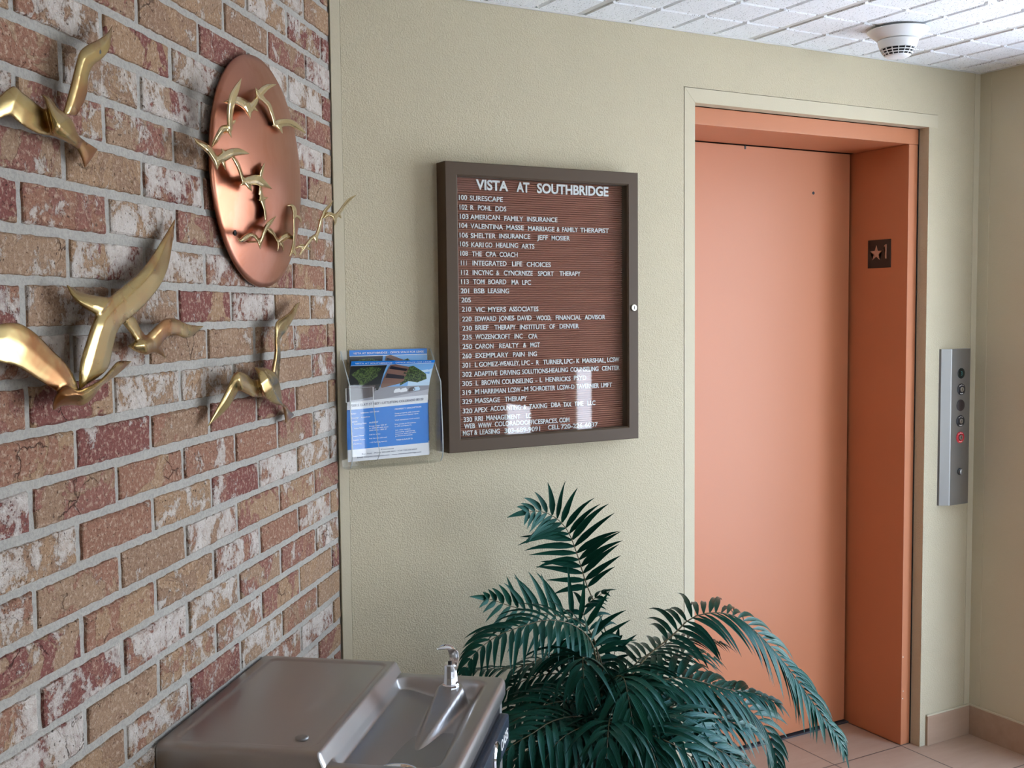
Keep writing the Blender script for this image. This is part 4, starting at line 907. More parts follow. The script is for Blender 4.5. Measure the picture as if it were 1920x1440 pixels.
for sx in (hx0, hx1):
    outl = [(-0.004, hz0+0.300), (-0.004, hz0+0.002)]+front[2:]
    outl = [(-0.003, hz0+0.298), (-0.003, hz0+0.002)]+[(y, z) for y, z in front[1:]]+[(-0.030, lipz+0.045)]
    a = [(sx-0.0012, y, z) for y, z in outl]; b = [(sx+0.0012, y, z) for y, z in outl]; n = len(outl)
    bm = bmesh.new(); av = [bm.verts.new(v) for v in a]; bv = [bm.verts.new(v) for v in b]; bm.faces.new(av); bm.faces.new(bv[::-1])
    for i in range(n): j = (i+1) % n; bm.faces.new((av[i], bv[i], bv[j], av[j]))
    bmesh.ops.triangulate(bm, faces=[f for f in bm.faces if len(f.verts) > 4]); bmesh.ops.recalc_face_normals(bm, faces=bm.faces)
    child(bm_obj('side_panel', bm, M_ACRYL), hold)
    # polished cut edge of the side panel
    vs, fs = [], []
    ed = front[3:]+[(-0.030, lipz+0.045), (-0.004, hz0+0.298)]
    for y, z in ed: vs += [(sx-0.0013, y-0.0004, z), (sx+0.0013, y-0.0004, z), (sx+0.0013, y+0.0008, z), (sx-0.0013, y+0.0008, z)]
    for i in range(len(ed)-1):
        for k in range(4): k2 = (k+1) % 4; fs.append((4*i+k, 4*i+k2, 4*i+4+k2, 4*i+4+k))
    fs += [(0, 1, 2, 3), tuple(4*(len(ed)-1)+k for k in (3, 2, 1, 0))]
    child(mesh_obj('edge', vs, fs, M_ACRYLE), hold)
# a small card pocket inside the front, at the left
def wire(name, pts, r, mat, parent):
    vs, fs = [], []
    for (x, y, z) in pts: vs += [(x-r, y-r, z-r*0.3), (x+r, y-r, z-r*0.3), (x+r, y+r, z+r*0.3), (x-r, y+r, z+r*0.3)]
    for i in range(len(pts)-1):
        for k in range(4): k2 = (k+1) % 4; fs.append((4*i+k, 4*i+k2, 4*i+4+k2, 4*i+4+k))
    fs += [(0, 1, 2, 3), tuple(4*(len(pts)-1)+k for k in (3, 2, 1, 0))]
    return child(mesh_obj(name, vs, fs, mat), parent)
M_FROST = plain('frosted_edge', (0.72, 0.74, 0.72, 1), 0.3)
cp = [on_back(x, y, 0.0768) for x, y in ((648.5, 728.5), (699.5, 725.5), (700, 752), (649, 755))]
wire('card_pocket_rim', cp+[cp[0]], 0.0007, M_FROST, hold)
wire('pocket_divider', [on_back(x, y, d) for x, y, d in ((699.5, 752, .0768), (704, 790, .0768), (709, 830, .0768), (712, 850, .072), (708, 862, .060), (702, 865, .045))], 0.0006, M_ACRYLE, hold)

P_BLUE = plain('print_blue', (0.0, 0.20, 0.68, 1), 0.35); P_WHITE = plain('paper_white', (0.84, 0.85, 0.86, 1), 0.45); P_DARK = plain('print_dark_blue', (0.02, 0.035, 0.10, 1), 0.45)
P_SKY = plain('print_sky', (0.19, 0.42, 0.74, 1), 0.35); P_SKY2 = plain('print_pale_sky', (0.55, 0.72, 0.85, 1), 0.35); P_BRN = plain('print_brown_facade', (0.20, 0.105, 0.075, 1), 0.35); P_WIN = plain('print_dark_window', (0.012, 0.012, 0.02, 1), 0.35)
P_BLK = plain('print_dark_shade', (0.008, 0.012, 0.012, 1), 0.35); P_ROAD = plain('print_grey_road', (0.30, 0.30, 0.33, 1), 0.35); P_ROADL = plain('print_light_road', (0.48, 0.48, 0.52, 1), 0.35); P_WALLG = plain('print_grey_wall', (0.105, 0.085, 0.085, 1), 0.35)
_t = Mat('print_tree'); _tv = _t.coord('Object'); _t.set(color=_t.mix(_t.ramp(_t.noise(_tv, 260, 3, 0.7), [(0.45, K0), (0.58, K1)]), (0.008, 0.020, 0.010, 1), (0.10, 0.16, 0.04, 1)), rough=0.35); P_TREE = _t.m
def flyer(label, surf, base):
    """surf(u, v, lift) -> world point; u to the right 0..1, v downwards 0..1"""
    e = tag(empty('flyer', base), label, 'flyer', 'lease flyers in the clear holder')
    def grid(name, u0, u1, v0, v1, mat, lift, parent, nu=14, nv=14, thick=False):
        vs, fs = [], []
        for j in range(nv+1):
            for i in range(nu+1): vs.append(surf(u0+(u1-u0)*i/nu, v0+(v1-v0)*j/nv, lift))
        for j in range(nv):
            for i in range(nu): a = j*(nu+1)+i; fs.append((a, a+nu+1, a+nu+2, a+1))
        if thick:
            m = len(vs)
            for j in range(nv+1):
                for i in range(nu+1): vs.append(surf(u0+(u1-u0)*i/nu, v0+(v1-v0)*j/nv, lift-0.0004))
            fs += [tuple(m+i for i in f[::-1]) for f in list(fs)]
            rim = [i for i in range(nu+1)]+[j*(nu+1)+nu for j in range(1, nv+1)]+[nv*(nu+1)+i for i in range(nu-1, -1, -1)]+[j*(nu+1) for j in range(nv-1, 0, -1)]
            for a, b in zip(rim, rim[1:]+rim[:1]): fs.append((a, b, m+b, m+a))
        o = mesh_obj(name, vs, fs, mat, smooth=not thick); child(o, parent or e)
        if parent: o.matrix_parent_inverse = Matrix.Identity(4); o.parent = parent
        return o
    def shape(name, pts, mat, lift, parent):                  # flat printed area, triangulated fan, subdivided along the sheet
        bm = bmesh.new(); bm.faces.new([bm.verts.new((u, v, 0)) for u, v in pts]); bmesh.ops.triangulate(bm, faces=bm.faces)
        bmesh.ops.subdivide_edges(bm, edges=bm.edges, cuts=3, use_grid_fill=True)
        for v in bm.verts: v.co = Vector(surf(v.co.x, v.co.y, lift))
        o = bm_obj(name, bm, mat); o.parent = parent; return o
    def txt(s_, u0, u1, vc, hv, mat, parent, bold=0.0, skew=0.0):
        V, Fc = text_mesh(s_, 0.0, bold); mn, mx = V.min(0), V.max(0)
        vs = []
        for p in V:
            v_ = vc-(p[1]-0.35)/0.70*hv; vs.append(surf(u0+(p[0]-mn[0])/(mx[0]-mn[0])*(u1-u0)+skew*(vc-v_), v_, 0.0009))
        o = mesh_obj('print_line', vs, Fc, mat); o.parent = parent; return o
    sh = grid('sheet', 0, 1, 0, 1, P_WHITE, 0.0, None, thick=True, nv=24)
    grid('header_band', 0, 1, 0.0, 0.052, P_BLUE, 0.00025, sh, nv=3)
    txt('VISTA AT SOUTHBRIDGE - OFFICE SPACE FOR LEASE', 0.045, 0.955, 0.029, 0.0175, M_LETTER, sh, 0.012)
    ph = grid('photo', 0, 1, 0.058, 0.405, P_SKY, 0.00025, sh)
    L1, L2, L3 = 0.0008, 0.0012, 0.0016
    shape('photo_sky', [(0.60, 0.062), (1, 0.062), (1, 0.30), (0.75, 0.30)], P_SKY, 0.0005, sh); shape('photo_sky', [(0.72, 0.2), (1, 0.14), (1, 0.33), (0.72, 0.33)], P_SKY2, 0.0007, sh)
    shape('photo_shade', [(0, 0.058), (0.42, 0.058), (0.38, 0.29), (0.36, 0.33), (0, 0.33)], P_BLK, L1, sh)
    shape('photo_tree', [(0.02, 0.16), (0.12, 0.085), (0.26, 0.075), (0.36, 0.10), (0.33, 0.20), (0.24, 0.25), (0.14, 0.285), (0.10, 0.22)], P_TREE, L2, sh)
    shape('photo_road', [(0, 0.29), (1, 0.33), (1, 0.405), (0, 0.405)], P_ROAD, 0.0009, sh); shape('photo_road', [(0.42, 0.405), (1, 0.36), (1, 0.405)], P_ROADL, 0.0013, sh)
    shape('photo_tree', [(0.62, 0.31), (0.66, 0.11), (0.74, 0.088), (0.84, 0.16), (0.93, 0.22), (0.95, 0.27), (0.84, 0.295), (0.72, 0.275)], P_TREE, L2, sh)
    shape('photo_building', [(0.385, 0.30), (0.46, 0.06), (0.52, 0.052), (0.70, 0.105), (0.66, 0.285), (0.40, 0.315)], P_BRN, L2, sh)
    shape('photo_window', [(0.47, 0.075), (0.68, 0.135), (0.67, 0.165), (0.455, 0.115)], P_WIN, L3, sh); shape('photo_window', [(0.44, 0.175), (0.66, 0.218), (0.655, 0.25), (0.425, 0.222)], P_WIN, L3, sh)
    shape('photo_wall', [(0, 0.275), (0.32, 0.285), (0.31, 0.38), (0, 0.40)], P_WALLG, L3, sh)
    for cx_, cm in ((0.60, P_WHITE), (0.68, P_WHITE), (0.78, P_WALLG), (0.84, P_SKY2)): shape('photo_car', [(cx_-0.045, 0.352), (cx_-0.03, 0.335), (cx_+0.02, 0.330), (cx_+0.045, 0.348), (cx_+0.04, 0.362), (cx_-0.04, 0.366)], cm, L3, sh)
    txt('7500 S. ELATI ST 1BEY • LITTLETON, COLORADO 80120', 0.04, 0.94, 0.447, 0.023, P_DARK, sh, 0.008)
    grid('detail_band', 0, 1, 0.487, 0.875, P_BLUE, 0.00025, sh)
    WT = plain('print_white_text', (0.80, 0.88, 0.92, 1), 0.45)
    for (s_, u0, u1, vc) in (("City:", .05, .11, .525), ("Littleton, CO 80120", .165, .385, .525), ("County:", .05, .14, .565), ("Arapahoe", .165, .275, .565), ("LEASE:", .05, .125, .600), ("Building Size:", .085, .235, .622), ("29,830 SF", .265, .375, .622), ("Suite Sizes:", .085, .205, .662), ("Range from 200 SF", .265, .48, .655), ("to 2000 SF with most", .265, .50, .676), ("3000 SF to 1000 SF", .265, .48, .697), ("Lease Rate:", .075, .205, .738), ("Call for price", .265, .40, .738), ("Lease Type:", .075, .215, .778), ("Full Service (Gross)", .265, .48, .778), ("Parking:", .075, .175, .818), ("110 Parking spaces", .27, .48, .818),
        ("PROPERTY DESCRIPTION", .58, .915, .520), ("Great property with mountain", .58, .895, .560), ("and downtown Denver views", .58, .88, .580), ("Well maintained, local owners", .58, .895, .622), ("Easy access to Broadway,", .58, .85, .660), ("C-470 and Santa Fe", .58, .79, .681), ("Join other medical,", .585, .78, .718), ("counseling, engineering,", .585, .835, .738), ("insurance, sales and other", .585, .85, .758), ("professional tenants", .585, .80, .778), ("TENANTS", .59, .80, .818)):
        big = s_.isupper() and len(s_) > 6 and not s_.startswith('LE')
        txt(s_, u0, u1, vc, 0.0135 if big else 0.0115, WT, sh, 0.02)
    txt('Contact', .40, .56, .900, 0.013, P_DARK, sh, 0.008); txt('Ron Pohl - Phone 303.689.9091 • Cell 720.226.6037', .17, .85, .930, 0.013, P_DARK, sh, 0.008); txt('Email: ronpohl1234@msn.com - www.vistaatsouthbridge.com', .11, .90, .962, 0.013, P_DARK, sh, 0.008)
    return e
def bil(c4, u, v): return (c4[0]*(1-u)+c4[1]*u)*(1-v)+(c4[2]*(1-u)+c4[3]*u)*v
# back flyer stands straight against the back panel
fb = [on_back(655, 657, 0.010), on_back(800.5, 653, 0.010), None, None]
fb[2] = fb[0]+np.array([0.001, -0.004, -0.279]); fb[3] = fb[1]+np.array([0.001, -0.004, -0.279])
def surf_b(u, v, lift): p = bil(fb, u, v); return (p[0], p[1]-lift, p[2])
flyer('blue and white lease flyer at the back, standing straight against the holder', surf_b, tuple((fb[2]+fb[3])/2))
# front flyer leans in the pocket, its top edge curling forwards
ctl = [(0.0, (659, 677.5, .052), (816, 675, .064)), (0.2, (654, 710, .036), (809.5, 697, .040)), (0.40, (651, 753, .028), (802.5, 739, .029)), (0.70, (650.5, 812, .025), (802, 797, .026)), (1.0, (652.5, 866.5, .022), (804.5, 852.5, .023))]
cl = catmull([on_back(*a) for _, a, b in ctl], 41); cr = catmull([on_back(*b) for _, a, b in ctl], 41)
vk = np.interp(np.linspace(0, 1, 41), np.linspace(0, 1, 5), [c[0] for c in ctl])
def surf_f(u, v, lift):
    l = np.array([np.interp(v, vk, cl[:, k]) for k in range(3)]); r = np.array([np.interp(v, vk, cr[:, k]) for k in range(3)])
    p = l*(1-u)+r*u; return (p[0], p[1]-lift-0.006*math.sin(PI*u)*(1-v)*0.6, p[2])
flyer('front lease flyer with its top edge curling forward out of the clear holder', surf_f, (0.13, -0.037, 1.19))

# ------------------------------------------------------------------ DRINKING FOUNTAIN
FT0, FT1, FDp, FZ = 0.503, 0.985, 0.517, 0.855
fbase = ((FT0+FT1)/2, 0.0, 0.40)
fo = brick_empty('drinking_fountain', fbase)
tag(fo, 'stainless steel wall drinking fountain with a chrome bubbler, under the brass birds', 'drinking fountain')
UW = FT1-FT0
def sst(a, b, x): t = min(1, max(0, (x-a)/(b-a))); return t*t*(3-2*t)
def rrect(u, v, u0, u1, v0, v1, r):                        # signed distance to a rounded rectangle (inside negative)
    cx, cy, hx_, hy_ = (u0+u1)/2, (v0+v1)/2, (u1-u0)/2-r, (v1-v0)/2-r
    qx, qy = abs(u-cx)-hx_, abs(v-cy)-hy_
    return math.hypot(max(qx, 0), max(qy, 0))+min(max(qx, qy), 0)-r
BUU, BUV = 0.078, 0.418
def top_z(u, v):
    z = 0.855
    d1 = rrect(u, v, 0.026, UW-0.028, 0.026, 0.272, 0.016); z -= 0.0028*sst(0.0022, -0.0018, d1)      # lightly sunk deck panel
    rim = 0.8315
    STP = lambda v_: sum(min(1.0, max(0.0, (v_-0.287)/0.020+o_)) for o_ in (-0.12, -0.04, 0.04, 0.12))/4
    front = max(0.855-0.0430*STP(v), rim)          # ends of the step run straight down to the rim
    z = min(z, front)
    d2 = rrect(u, v, 0.030, UW-0.024, 0.290, 0.487, 0.030)   # the basin
    floor_ = 0.800-0.008*sst(0.10, 0.40, u)
    if d2 < 0:
        side = sst(0.0, -0.030, d2)
        zb = z+(floor_-z)*min(side*1.0, 1.0)
        stp = 0.855-0.0430*STP(v); slope = stp+(floor_-stp)*sst(0.312, 0.400, v)            # steep step, then a gentle fall into the basin
        slope = z+(slope-z)*sst(0.0, -0.012, d2)
        z = max(zb, slope) if v < 0.400 else zb
    # wedge under the bubbler, fading out towards the drain
    s_ = (u-BUU)/0.235
    if -0.14 < s_ < 1.0:
        hwid = 0.0245*(1-max(0, s_))**0.9+0.0012
        ctr = BUV-0.010*s_
        dv = abs(v-ctr)
        ridge = 0.8330-(0.8330-0.7965)*max(0, s_)
        if s_ < 0: ridge = 0.8330; hwid = math.sqrt(max(0.0, 0.0245**2-(u-BUU)**2))
        k_ = sst(hwid+0.012, hwid-0.002, dv)
        z = z*(1-k_)+max(z, ridge)*k_
    # rounded outer edges
    e_ = min(u, UW-u, FDp-v)
    if e_ < 0.012: z -= 0.012-math.sqrt(max(0, 0.012**2-(0.012-max(e_, 0))**2))
    return z
def fountain_top():
    us = sorted(set([UW*i/150 for i in range(151)]+[0.001, 0.0025, 0.005, UW-0.001, UW-0.0025, UW-0.005])); vs_ = sorted(set([FDp*i/160 for i in range(161)]+[FDp-0.001, FDp-0.0025, FDp-0.005]+[0.2815+0.001*i+0.0003 for i in range(32)]))
    verts, faces = [], []; nu, nv = len(us), len(vs_)
    cr_ = 0.018
    def corner(u, v):                                        # round the front corners in plan
        for uc, s_ in ((cr_, -1), (UW-cr_, 1)):
            du, dv = (u-uc)*s_, v-(FDp-cr_)
            if du > 0 and dv > 0:
                m_ = max(du, dv); h_ = math.hypot(du, dv); k_ = m_/h_; return uc+s_*du*k_, FDp-cr_+dv*k_
        return u, v
    for v in vs_:
        for u in us:
            cu, cv = corner(u, v); verts.append((FT0+cu-fbase[0], max(cv, 0.0038), top_z(u, v)-fbase[2]))
    for j in range(nv-1):
        for i in range(nu-1): a = j*nu+i; faces.append((a, a+1, a+nu+1, a+nu))
    rim = [j*nu for j in range(nv)]+[(nv-1)*nu+i for i in range(1, nu)]+[j*nu+nu-1 for j in range(nv-2, -1, -1)]
    low = []
    for zz in (0.800, 0.792):
        row = []
        for r_ in rim:
            x, y, z = verts[r_]; k_ = 0.0 if zz == 0.8 else 0.003
            row.append(len(verts)); verts.append((x*(1-k_/0.25), y*(1-k_/0.5), zz-fbase[2]))
        low.append(row)
    for A, B in ((rim, low[0]), (low[0], low[1])):
        for i in range(len(rim)-1): faces.append((A[i], B[i], B[i+1], A[i+1]))
    o = mesh_obj('basin_top', verts, faces, M_STEEL, smooth=True)
    bm = bmesh.new(); bm.from_mesh(o.data); bmesh.ops.recalc_face_normals(bm, faces=bm.faces); bm.to_mesh(o.data); bm.free()
    return o
ft = fountain_top(); ft.parent = fo
def fbx(name, a, b, mat, bevel=0.0):
    o = box(name, (a[0]-fbase[0], a[1], a[2]-fbase[2]), (b[0]-fbase[0], b[1], b[2]-fbase[2]), mat, bevel=bevel); o.parent = fo; return o
fbx('cabinet', (FT0+0.004, 0.0038, 0.40), (FT1-0.004, FDp-0.008, 0.797), M_STEEL2, 0.010)
fbx('push_bar_recess', (FT0+0.045, FDp-0.012, 0.700), (FT1-0.045, FDp-0.0065, 0.786), M_BLACK)
pb = fbx('push_bar', (FT0+0.048, FDp-0.008, 0.712), (FT1-0.048, FDp+0.013, 0.774), M_NAVY, 0.006)
vs, fs = lathe_data([(0.030, 0.0), (0.030, 0.003), (0.024, 0.0055), (0.0, 0.006)][0:3], 36, 'y', (FT0+0.195-fbase[0], FDp+0.012, 0.743-fbase[2]))
bd = mesh_obj('push_button', vs, fs, M_CHROME, fo)
V, Fc = text_mesh('OASIS', 0.5, 0.01); mn, mx = V.min(0), V.max(0)
V = np.stack([FT0+0.145-fbase[0]-(V[:, 0]-mn[0])/(mx[0]-mn[0])*0.075, FDp+0.0132+(V[:, 2]+0.5)*0.0008, 0.743-fbase[2]+(V[:, 1]-0.35)*0.030], 1)
mesh_obj('push_bar_lettering', V, Fc, M_WHITE, fo)
# rivet cap on the deck, drain ring in the basin
q = to_local(np.array([0, 0, 0.8535])+0*CAM, (0, 0, 0))
def on_level(x, y, z): d = ray(x, y); t = (z-CAM[2])/d[2]; return CAM+t*d
q = to_local(on_level(566, 1383, 0.8535), (0, 0, 0)); vs, fs = lathe_data([(0.0115, 0.8523), (0.0115, 0.8545), (0.0085, 0.8560), (0.003, 0.8565)], 28, 'z', (q[0]-fbase[0], q[1], -fbase[2])); mesh_obj('cover_rivet', vs, fs, M_STEEL2, fo, smooth=True)
q = to_local(on_level(742, 1452, 0.801), (0, 0, 0))
vs, fs = lathe_data([(0.040, 0.799), (0.040, 0.8035), (0.037, 0.8045), (0.033, 0.8030), (0.031, 0.8012)], 40, 'z', (q[0]-fbase[0], q[1], -fbase[2])); dr = mesh_obj('drain_ring', vs, fs, M_CHROME, fo, smooth=True)
# bubbler: faceted neck with a mouth guard curling back over it
bu, bv_ = FT0+BUU-fbase[0], BUV
def bubbler():
    secs = []                                                 # (z, cx offset along u, radius u, radius v)
    vs, fs = [], []
    n = 10
    prof = [(0.828, 0.0170, 0.0170), (0.837, 0.0168, 0.0168), (0.8395, 0.0145, 0.0150), (0.852, 0.0128, 0.0135), (0.865, 0.0122, 0.0125), (0.876, 0.0132, 0.0125), (0.879, 0.0105, 0.0105)]
    for z, ru, rv in prof:
        for k in range(n): a = 2*PI*k/n+0.3; vs.append((bu+ru*math.cos(a), bv_+rv*math.sin(a), z-fbase[2]))
    for i in range(len(prof)-1):
        for k in range(n): k2 = (k+1) % n; fs.append((i*n+k, i*n+k2, (i+1)*n+k2, (i+1)*n+k))
    fs += [tuple(range(n))[::-1], tuple(range((len(prof)-1)*n, len(prof)*n))]
    o = mesh_obj('bubbler_neck', vs, fs, M_CHROME, fo)
    # guard: swept crescent sheet rising on the far side and arching over towards +u
    path = [(-0.010, 0.872), (-0.0135, 0.884), (-0.0135, 0.896), (-0.010, 0.907), (-0.002, 0.9150), (0.010, 0.9185), (0.022, 0.9175), (0.032, 0.9145)]
    wid = [0.0115, 0.0125, 0.0145, 0.0165, 0.0170, 0.0150, 0.0100, 0.0020]
    pc = catmull(path, 24); wd = np.interp(np.linspace(0, 1, 24), np.linspace(0, 1, 8), wid); T_ = np.gradient(pc, axis=0); N_ = np.stack([-T_[:, 1], T_[:, 0]], 1); N_ /= np.linalg.norm(N_, axis=1)[:, None]
    vs, fs = [], []; m = 9
    for lay in (0, 1):
        for i in range(24):
            for k in range(m):
                s_ = -1+2*k/(m-1); curl = -0.0060*s_*s_*(wd[i]/0.017)
                p_ = pc[i]+N_[i]*(curl+(0.0016 if lay else 0)); a_, b_ = p_[0], s_*wd[i]; vs.append((bu+0.80*a_+0.60*b_, bv_-0.60*a_+0.80*b_, p_[1]-fbase[2]))
    S_ = 24*m
    for i in range(23):
        for k in range(m-1): a = i*m+k; fs.append((a, a+1, a+m+1, a+m)); fs.append((S_+a, S_+a+m, S_+a+m+1, S_+a+1))
        for k in (0, m-1): a = i*m+k; fs.append((a, a+m, S_+a+m, S_+a))
    for i in (0, 23):
        for k in range(m-1): a = i*m+k; fs.append((a, a+1, S_+a+1, S_+a))
    o = mesh_obj('mouth_guard', vs, fs, M_CHROME, fo, smooth=True); sharp(o, 50)
    bm = bmesh.new(); bm.from_mesh(o.data); bmesh.ops.recalc_face_normals(bm, faces=bm.faces); bm.to_mesh(o.data); bm.free()
    vs, fs = lathe_data([(0.0042, 0.876), (0.0042, 0.884), (0.0028, 0.8846)], 14, 'z', (bu+0.003, bv_, -fbase[2])); mesh_obj('water_nozzle', vs, fs, plain('nozzle_dark', (0.05, 0.05, 0.05, 1), 0.3, 0.7), fo)
bubbler()

# ------------------------------------------------------------------ ARTIFICIAL PALM
PC = np.array([0.60, -0.335, 0.0])
palm = tag(empty('potted_palm', tuple(PC)), 'artificial palm with dark green arching fronds, between the fountain and the elevator', 'potted plant')
def pchild(o): o.parent = palm; o.matrix_parent_inverse = Matrix.Translation(-Vector(PC)); return o
pchild(lathe('planter', [(0.115, 0.0), (0.120, 0.004), (0.150, 0.30), (0.165, 0.425), (0.170, 0.430), (0.170, 0.445), (0.158, 0.445), (0.150, 0.405)], M_POT, n=40, c=(PC[0], PC[1], 0)))
pchild(lathe('moss_filler', [(0.151, 0.400), (0.10, 0.415), (0.03, 0.42)], M_SOIL, n=24, c=(PC[0], PC[1], 0)))
prng = random.Random(21)
def leaflet(vs, fs, rnd, base, D, up, L, W, droop, curl, tone):
    """one pointed leaflet: folded along the middle, bending down along its length"""
    D = D/np.linalg.norm(D); S = np.cross(D, up); S /= max(np.linalg.norm(S), 1e-6); N = np.cross(S, D)
    n = 7; b0 = len(vs); p = np.array(base, float); d = D.copy()
    for i in range(n+1):
        t = i/n; w = W*min(1.0, 0.35+2.6*t)*(1-t**1.7)**0.9 if i < n else 0.0003
        if i == 0: w = W*0.22
        nn = N-d*np.dot(N, d); nn /= np.linalg.norm(nn); ss = np.cross(d, nn)
        vs += [tuple(p-ss*w+nn*w*0.35), tuple(p), tuple(p+ss*w+nn*w*0.35)]
        d = d+np.array([0, 0, -1])*droop/n+S*curl*(0.4+t)/n+np.array(up)*0; d /= np.linalg.norm(d)
        p = p+d*(L/n)
    for i in range(n):
        a = b0+3*i
        fs.append((a, a+1, a+4, a+3)); rnd.extend([(tone, g, 0, 1) for g in (0.0, 0.5, 0.5, 0.0)])
        fs.append((a+1, a+2, a+5, a+4)); rnd.extend([(tone, g, 0, 1) for g in (0.5, 1.0, 1.0, 0.5)])
VIEW = CAM-np.array([0.7, -0.3, 0.7]); VIEW /= np.linalg.norm(VIEW); UP = np.array([0, 0, 1.0])
def frond(ctrl, bare=0.18, n=15, L=0.135, W=0.0088, up=UP, droop=0.8, grow=1.55, a0=68, a1=32, both=True, tip=0.5, stem=True, rw=0.0030):
    """ctrl: world points from the planter to the tip"""
    pts = catmull(ctrl, 60); seg = np.linalg.norm(np.diff(pts, axis=0), axis=1); acc = np.concatenate([[0], np.cumsum(seg)]); tot = acc[-1]
    at = lambda s_: np.array([np.interp(s_*tot, acc, pts[:, k]) for k in range(3)])
    vs, fs, rnd = [], [], []
    tone0 = prng.random(); L *= grow; W *= 1.10; n = int(n*1.15); droop *= 1.25
    for i in range(n):
        f = i/(n-1); s_ = bare+(0.985-bare)*f
        p = at(s_); T_ = at(min(1, s_+0.02))-at(s_-0.02); T_ /= np.linalg.norm(T_)
        U_ = np.array(up, float); U_ = U_-T_*np.dot(U_, T_); U_ /= max(np.linalg.norm(U_), 1e-6); S = np.cross(T_, U_)
        ang = math.radians(a0+(a1-a0)*f+prng.uniform(-6, 6)); size = math.sin(PI*(0.20+0.68*f))**0.6*(1-(1-tip)*max(0, f-0.6)/0.4)
        for sd in (-1, 1):
            D = T_*math.cos(ang)+S*sd*math.sin(ang)+U_*0.22
            leaflet(vs, fs, rnd, p+S*sd*rw*0.4, D, U_, L*size*prng.uniform(0.88, 1.1), W*prng.uniform(0.85, 1.12)*(0.75+0.25*size), droop*prng.uniform(0.7, 1.3), prng.uniform(-0.25, 0.25), min(1, max(0, tone0*0.6+prng.random()*0.4)))
    leaflet(vs, fs, rnd, at(0.985), at(1.0)-at(0.97), up, L*tip*0.9, W*0.8, droop*0.6, 0, tone0)
    o = mesh_obj('frond', vs, fs, M_LEAF, smooth=True); set_rnd(o.data, rnd); pchild(o)
    if stem:
        v2, f2 = [], []; m = 6; k_ = 34
        for i in range(k_):
            s_ = i/(k_-1); p = at(s_); T_ = at(min(1, s_+0.02))-at(max(0, s_-0.02)); T_ /= np.linalg.norm(T_); A = np.cross(T_, [0.3, 0.9, 0.2]); A /= np.linalg.norm(A); B = np.cross(T_, A); r_ = rw*(1-0.72*s_)
            for q in range(m): v2.append(tuple(p+A*r_*math.cos(2*PI*q/m)+B*r_*math.sin(2*PI*q/m)))
        for i in range(k_-1):
            for q in range(m): q2 = (q+1) % m; f2.append((i*m+q, i*m+q2, (i+1)*m+q2, (i+1)*m+q))
        st = mesh_obj('stem', v2, f2, M_STEM, smooth=True); st.parent = o
    return o
def px(pts):                                               # (x, y in the plant crop, distance from the back wall)
    return [on_back(840+x*0.3958, 920+y*0.3958, d) for x, y, d in pts]
def rooted(pts, spread=0.05):
    a = prng.uniform(0, 2*PI); r_ = prng.uniform(0, spread); b = np.array([PC[0]+r_*math.cos(a), PC[1]+r_*math.sin(a), 0.405])
    return [b]+px(pts)
FV = VIEW
# tall single frond against the wall
frond(rooted([(760,900,.31),(765,760,.24),(738,640,.20),(700,545,.175),(655,440,.155),(618,320,.145),(575,205,.14),(525,140,.14),(450,100,.145),(365,102,.15)], .02), bare=.60, n=15, L=.092, W=.0100, up=FV, droop=.35, a0=62, a1=40, tip=.55)
frond(rooted([(770,900,.31),(790,760,.27),(800,700,.26)], .02), bare=.80, n=3, L=.05, W=.008, up=FV, droop=.2, a0=45)
# upper left pair
frond(rooted([(720,880,.31),(690,700,.26),(610,612,.24),(500,590,.23),(400,572,.23),(300,548,.235),(225,522,.24),(180,508,.245)], .03), bare=.42, n=15, L=.092, W=.0092, up=FV, droop=.35, a0=70, a1=30)
frond(rooted([(715,880,.33),(680,720,.34),(600,640,.35),(480,612,.36),(360,640,.37),(250,680,.38),(165,735,.39),(105,800,.40),(80,860,.41)], .03), bare=.40, n=19, L=.085, W=.0082, up=UP+0.7*FV, droop=1.0, a0=66, a1=34)
frond(rooted([(735,860,.30),(700,740,.26),(660,640,.22),(640,560,.2),(690,515,.2),(740,480,.21)], .03), bare=.50, n=11, L=.06, W=.0075, up=UP+.3*FV, droop=.9)
# dark fronds behind, left of the middle
frond(rooted([(700,900,.30),(600,800,.22),(480,790,.18),(340,835,.16),(200,845,.15),(90,855,.16)], .03), bare=.25, n=18, L=.085, W=.0070, up=UP, droop=.9)
frond(rooted([(680,940,.30),(560,870,.24),(420,880,.2),(300,930,.18),(215,1010,.18)], .03), bare=.25, n=16, L=.09, W=.008, up=UP+.5*FV, droop=1.0)
frond(rooted([(690,760,.26),(640,720,.24),(600,690,.22),(560,760,.22)], .03), bare=.45, n=10, L=.085, W=.008, up=UP+.4*FV, droop=1.5)
# middle front fronds drooping to the viewer
frond(rooted([(720,960,.40),(660,830,.46),(640,790,.50),(640,850,.54),(645,930,.56),(650,985,.56)], .03), bare=.42, n=15, L=.105, W=.0090, up=UP+.9*FV, droop=1.5, a0=74, a1=30)
frond(rooted([(770,990,.42),(790,890,.50),(830,885,.55),(850,960,.60),(868,1060,.62),(885,1150,.63),(890,1205,.63)], .03), bare=.40, n=17, L=.105, W=.0092, up=UP+.9*FV, droop=1.3, a0=72, a1=28)
frond(rooted([(800,1030,.45),(840,960,.52),(900,930,.57),(950,980,.6),(975,1070,.61)], .03), bare=.38, n=14, L=.10, W=.0090, up=UP+.7*FV, droop=1.3)
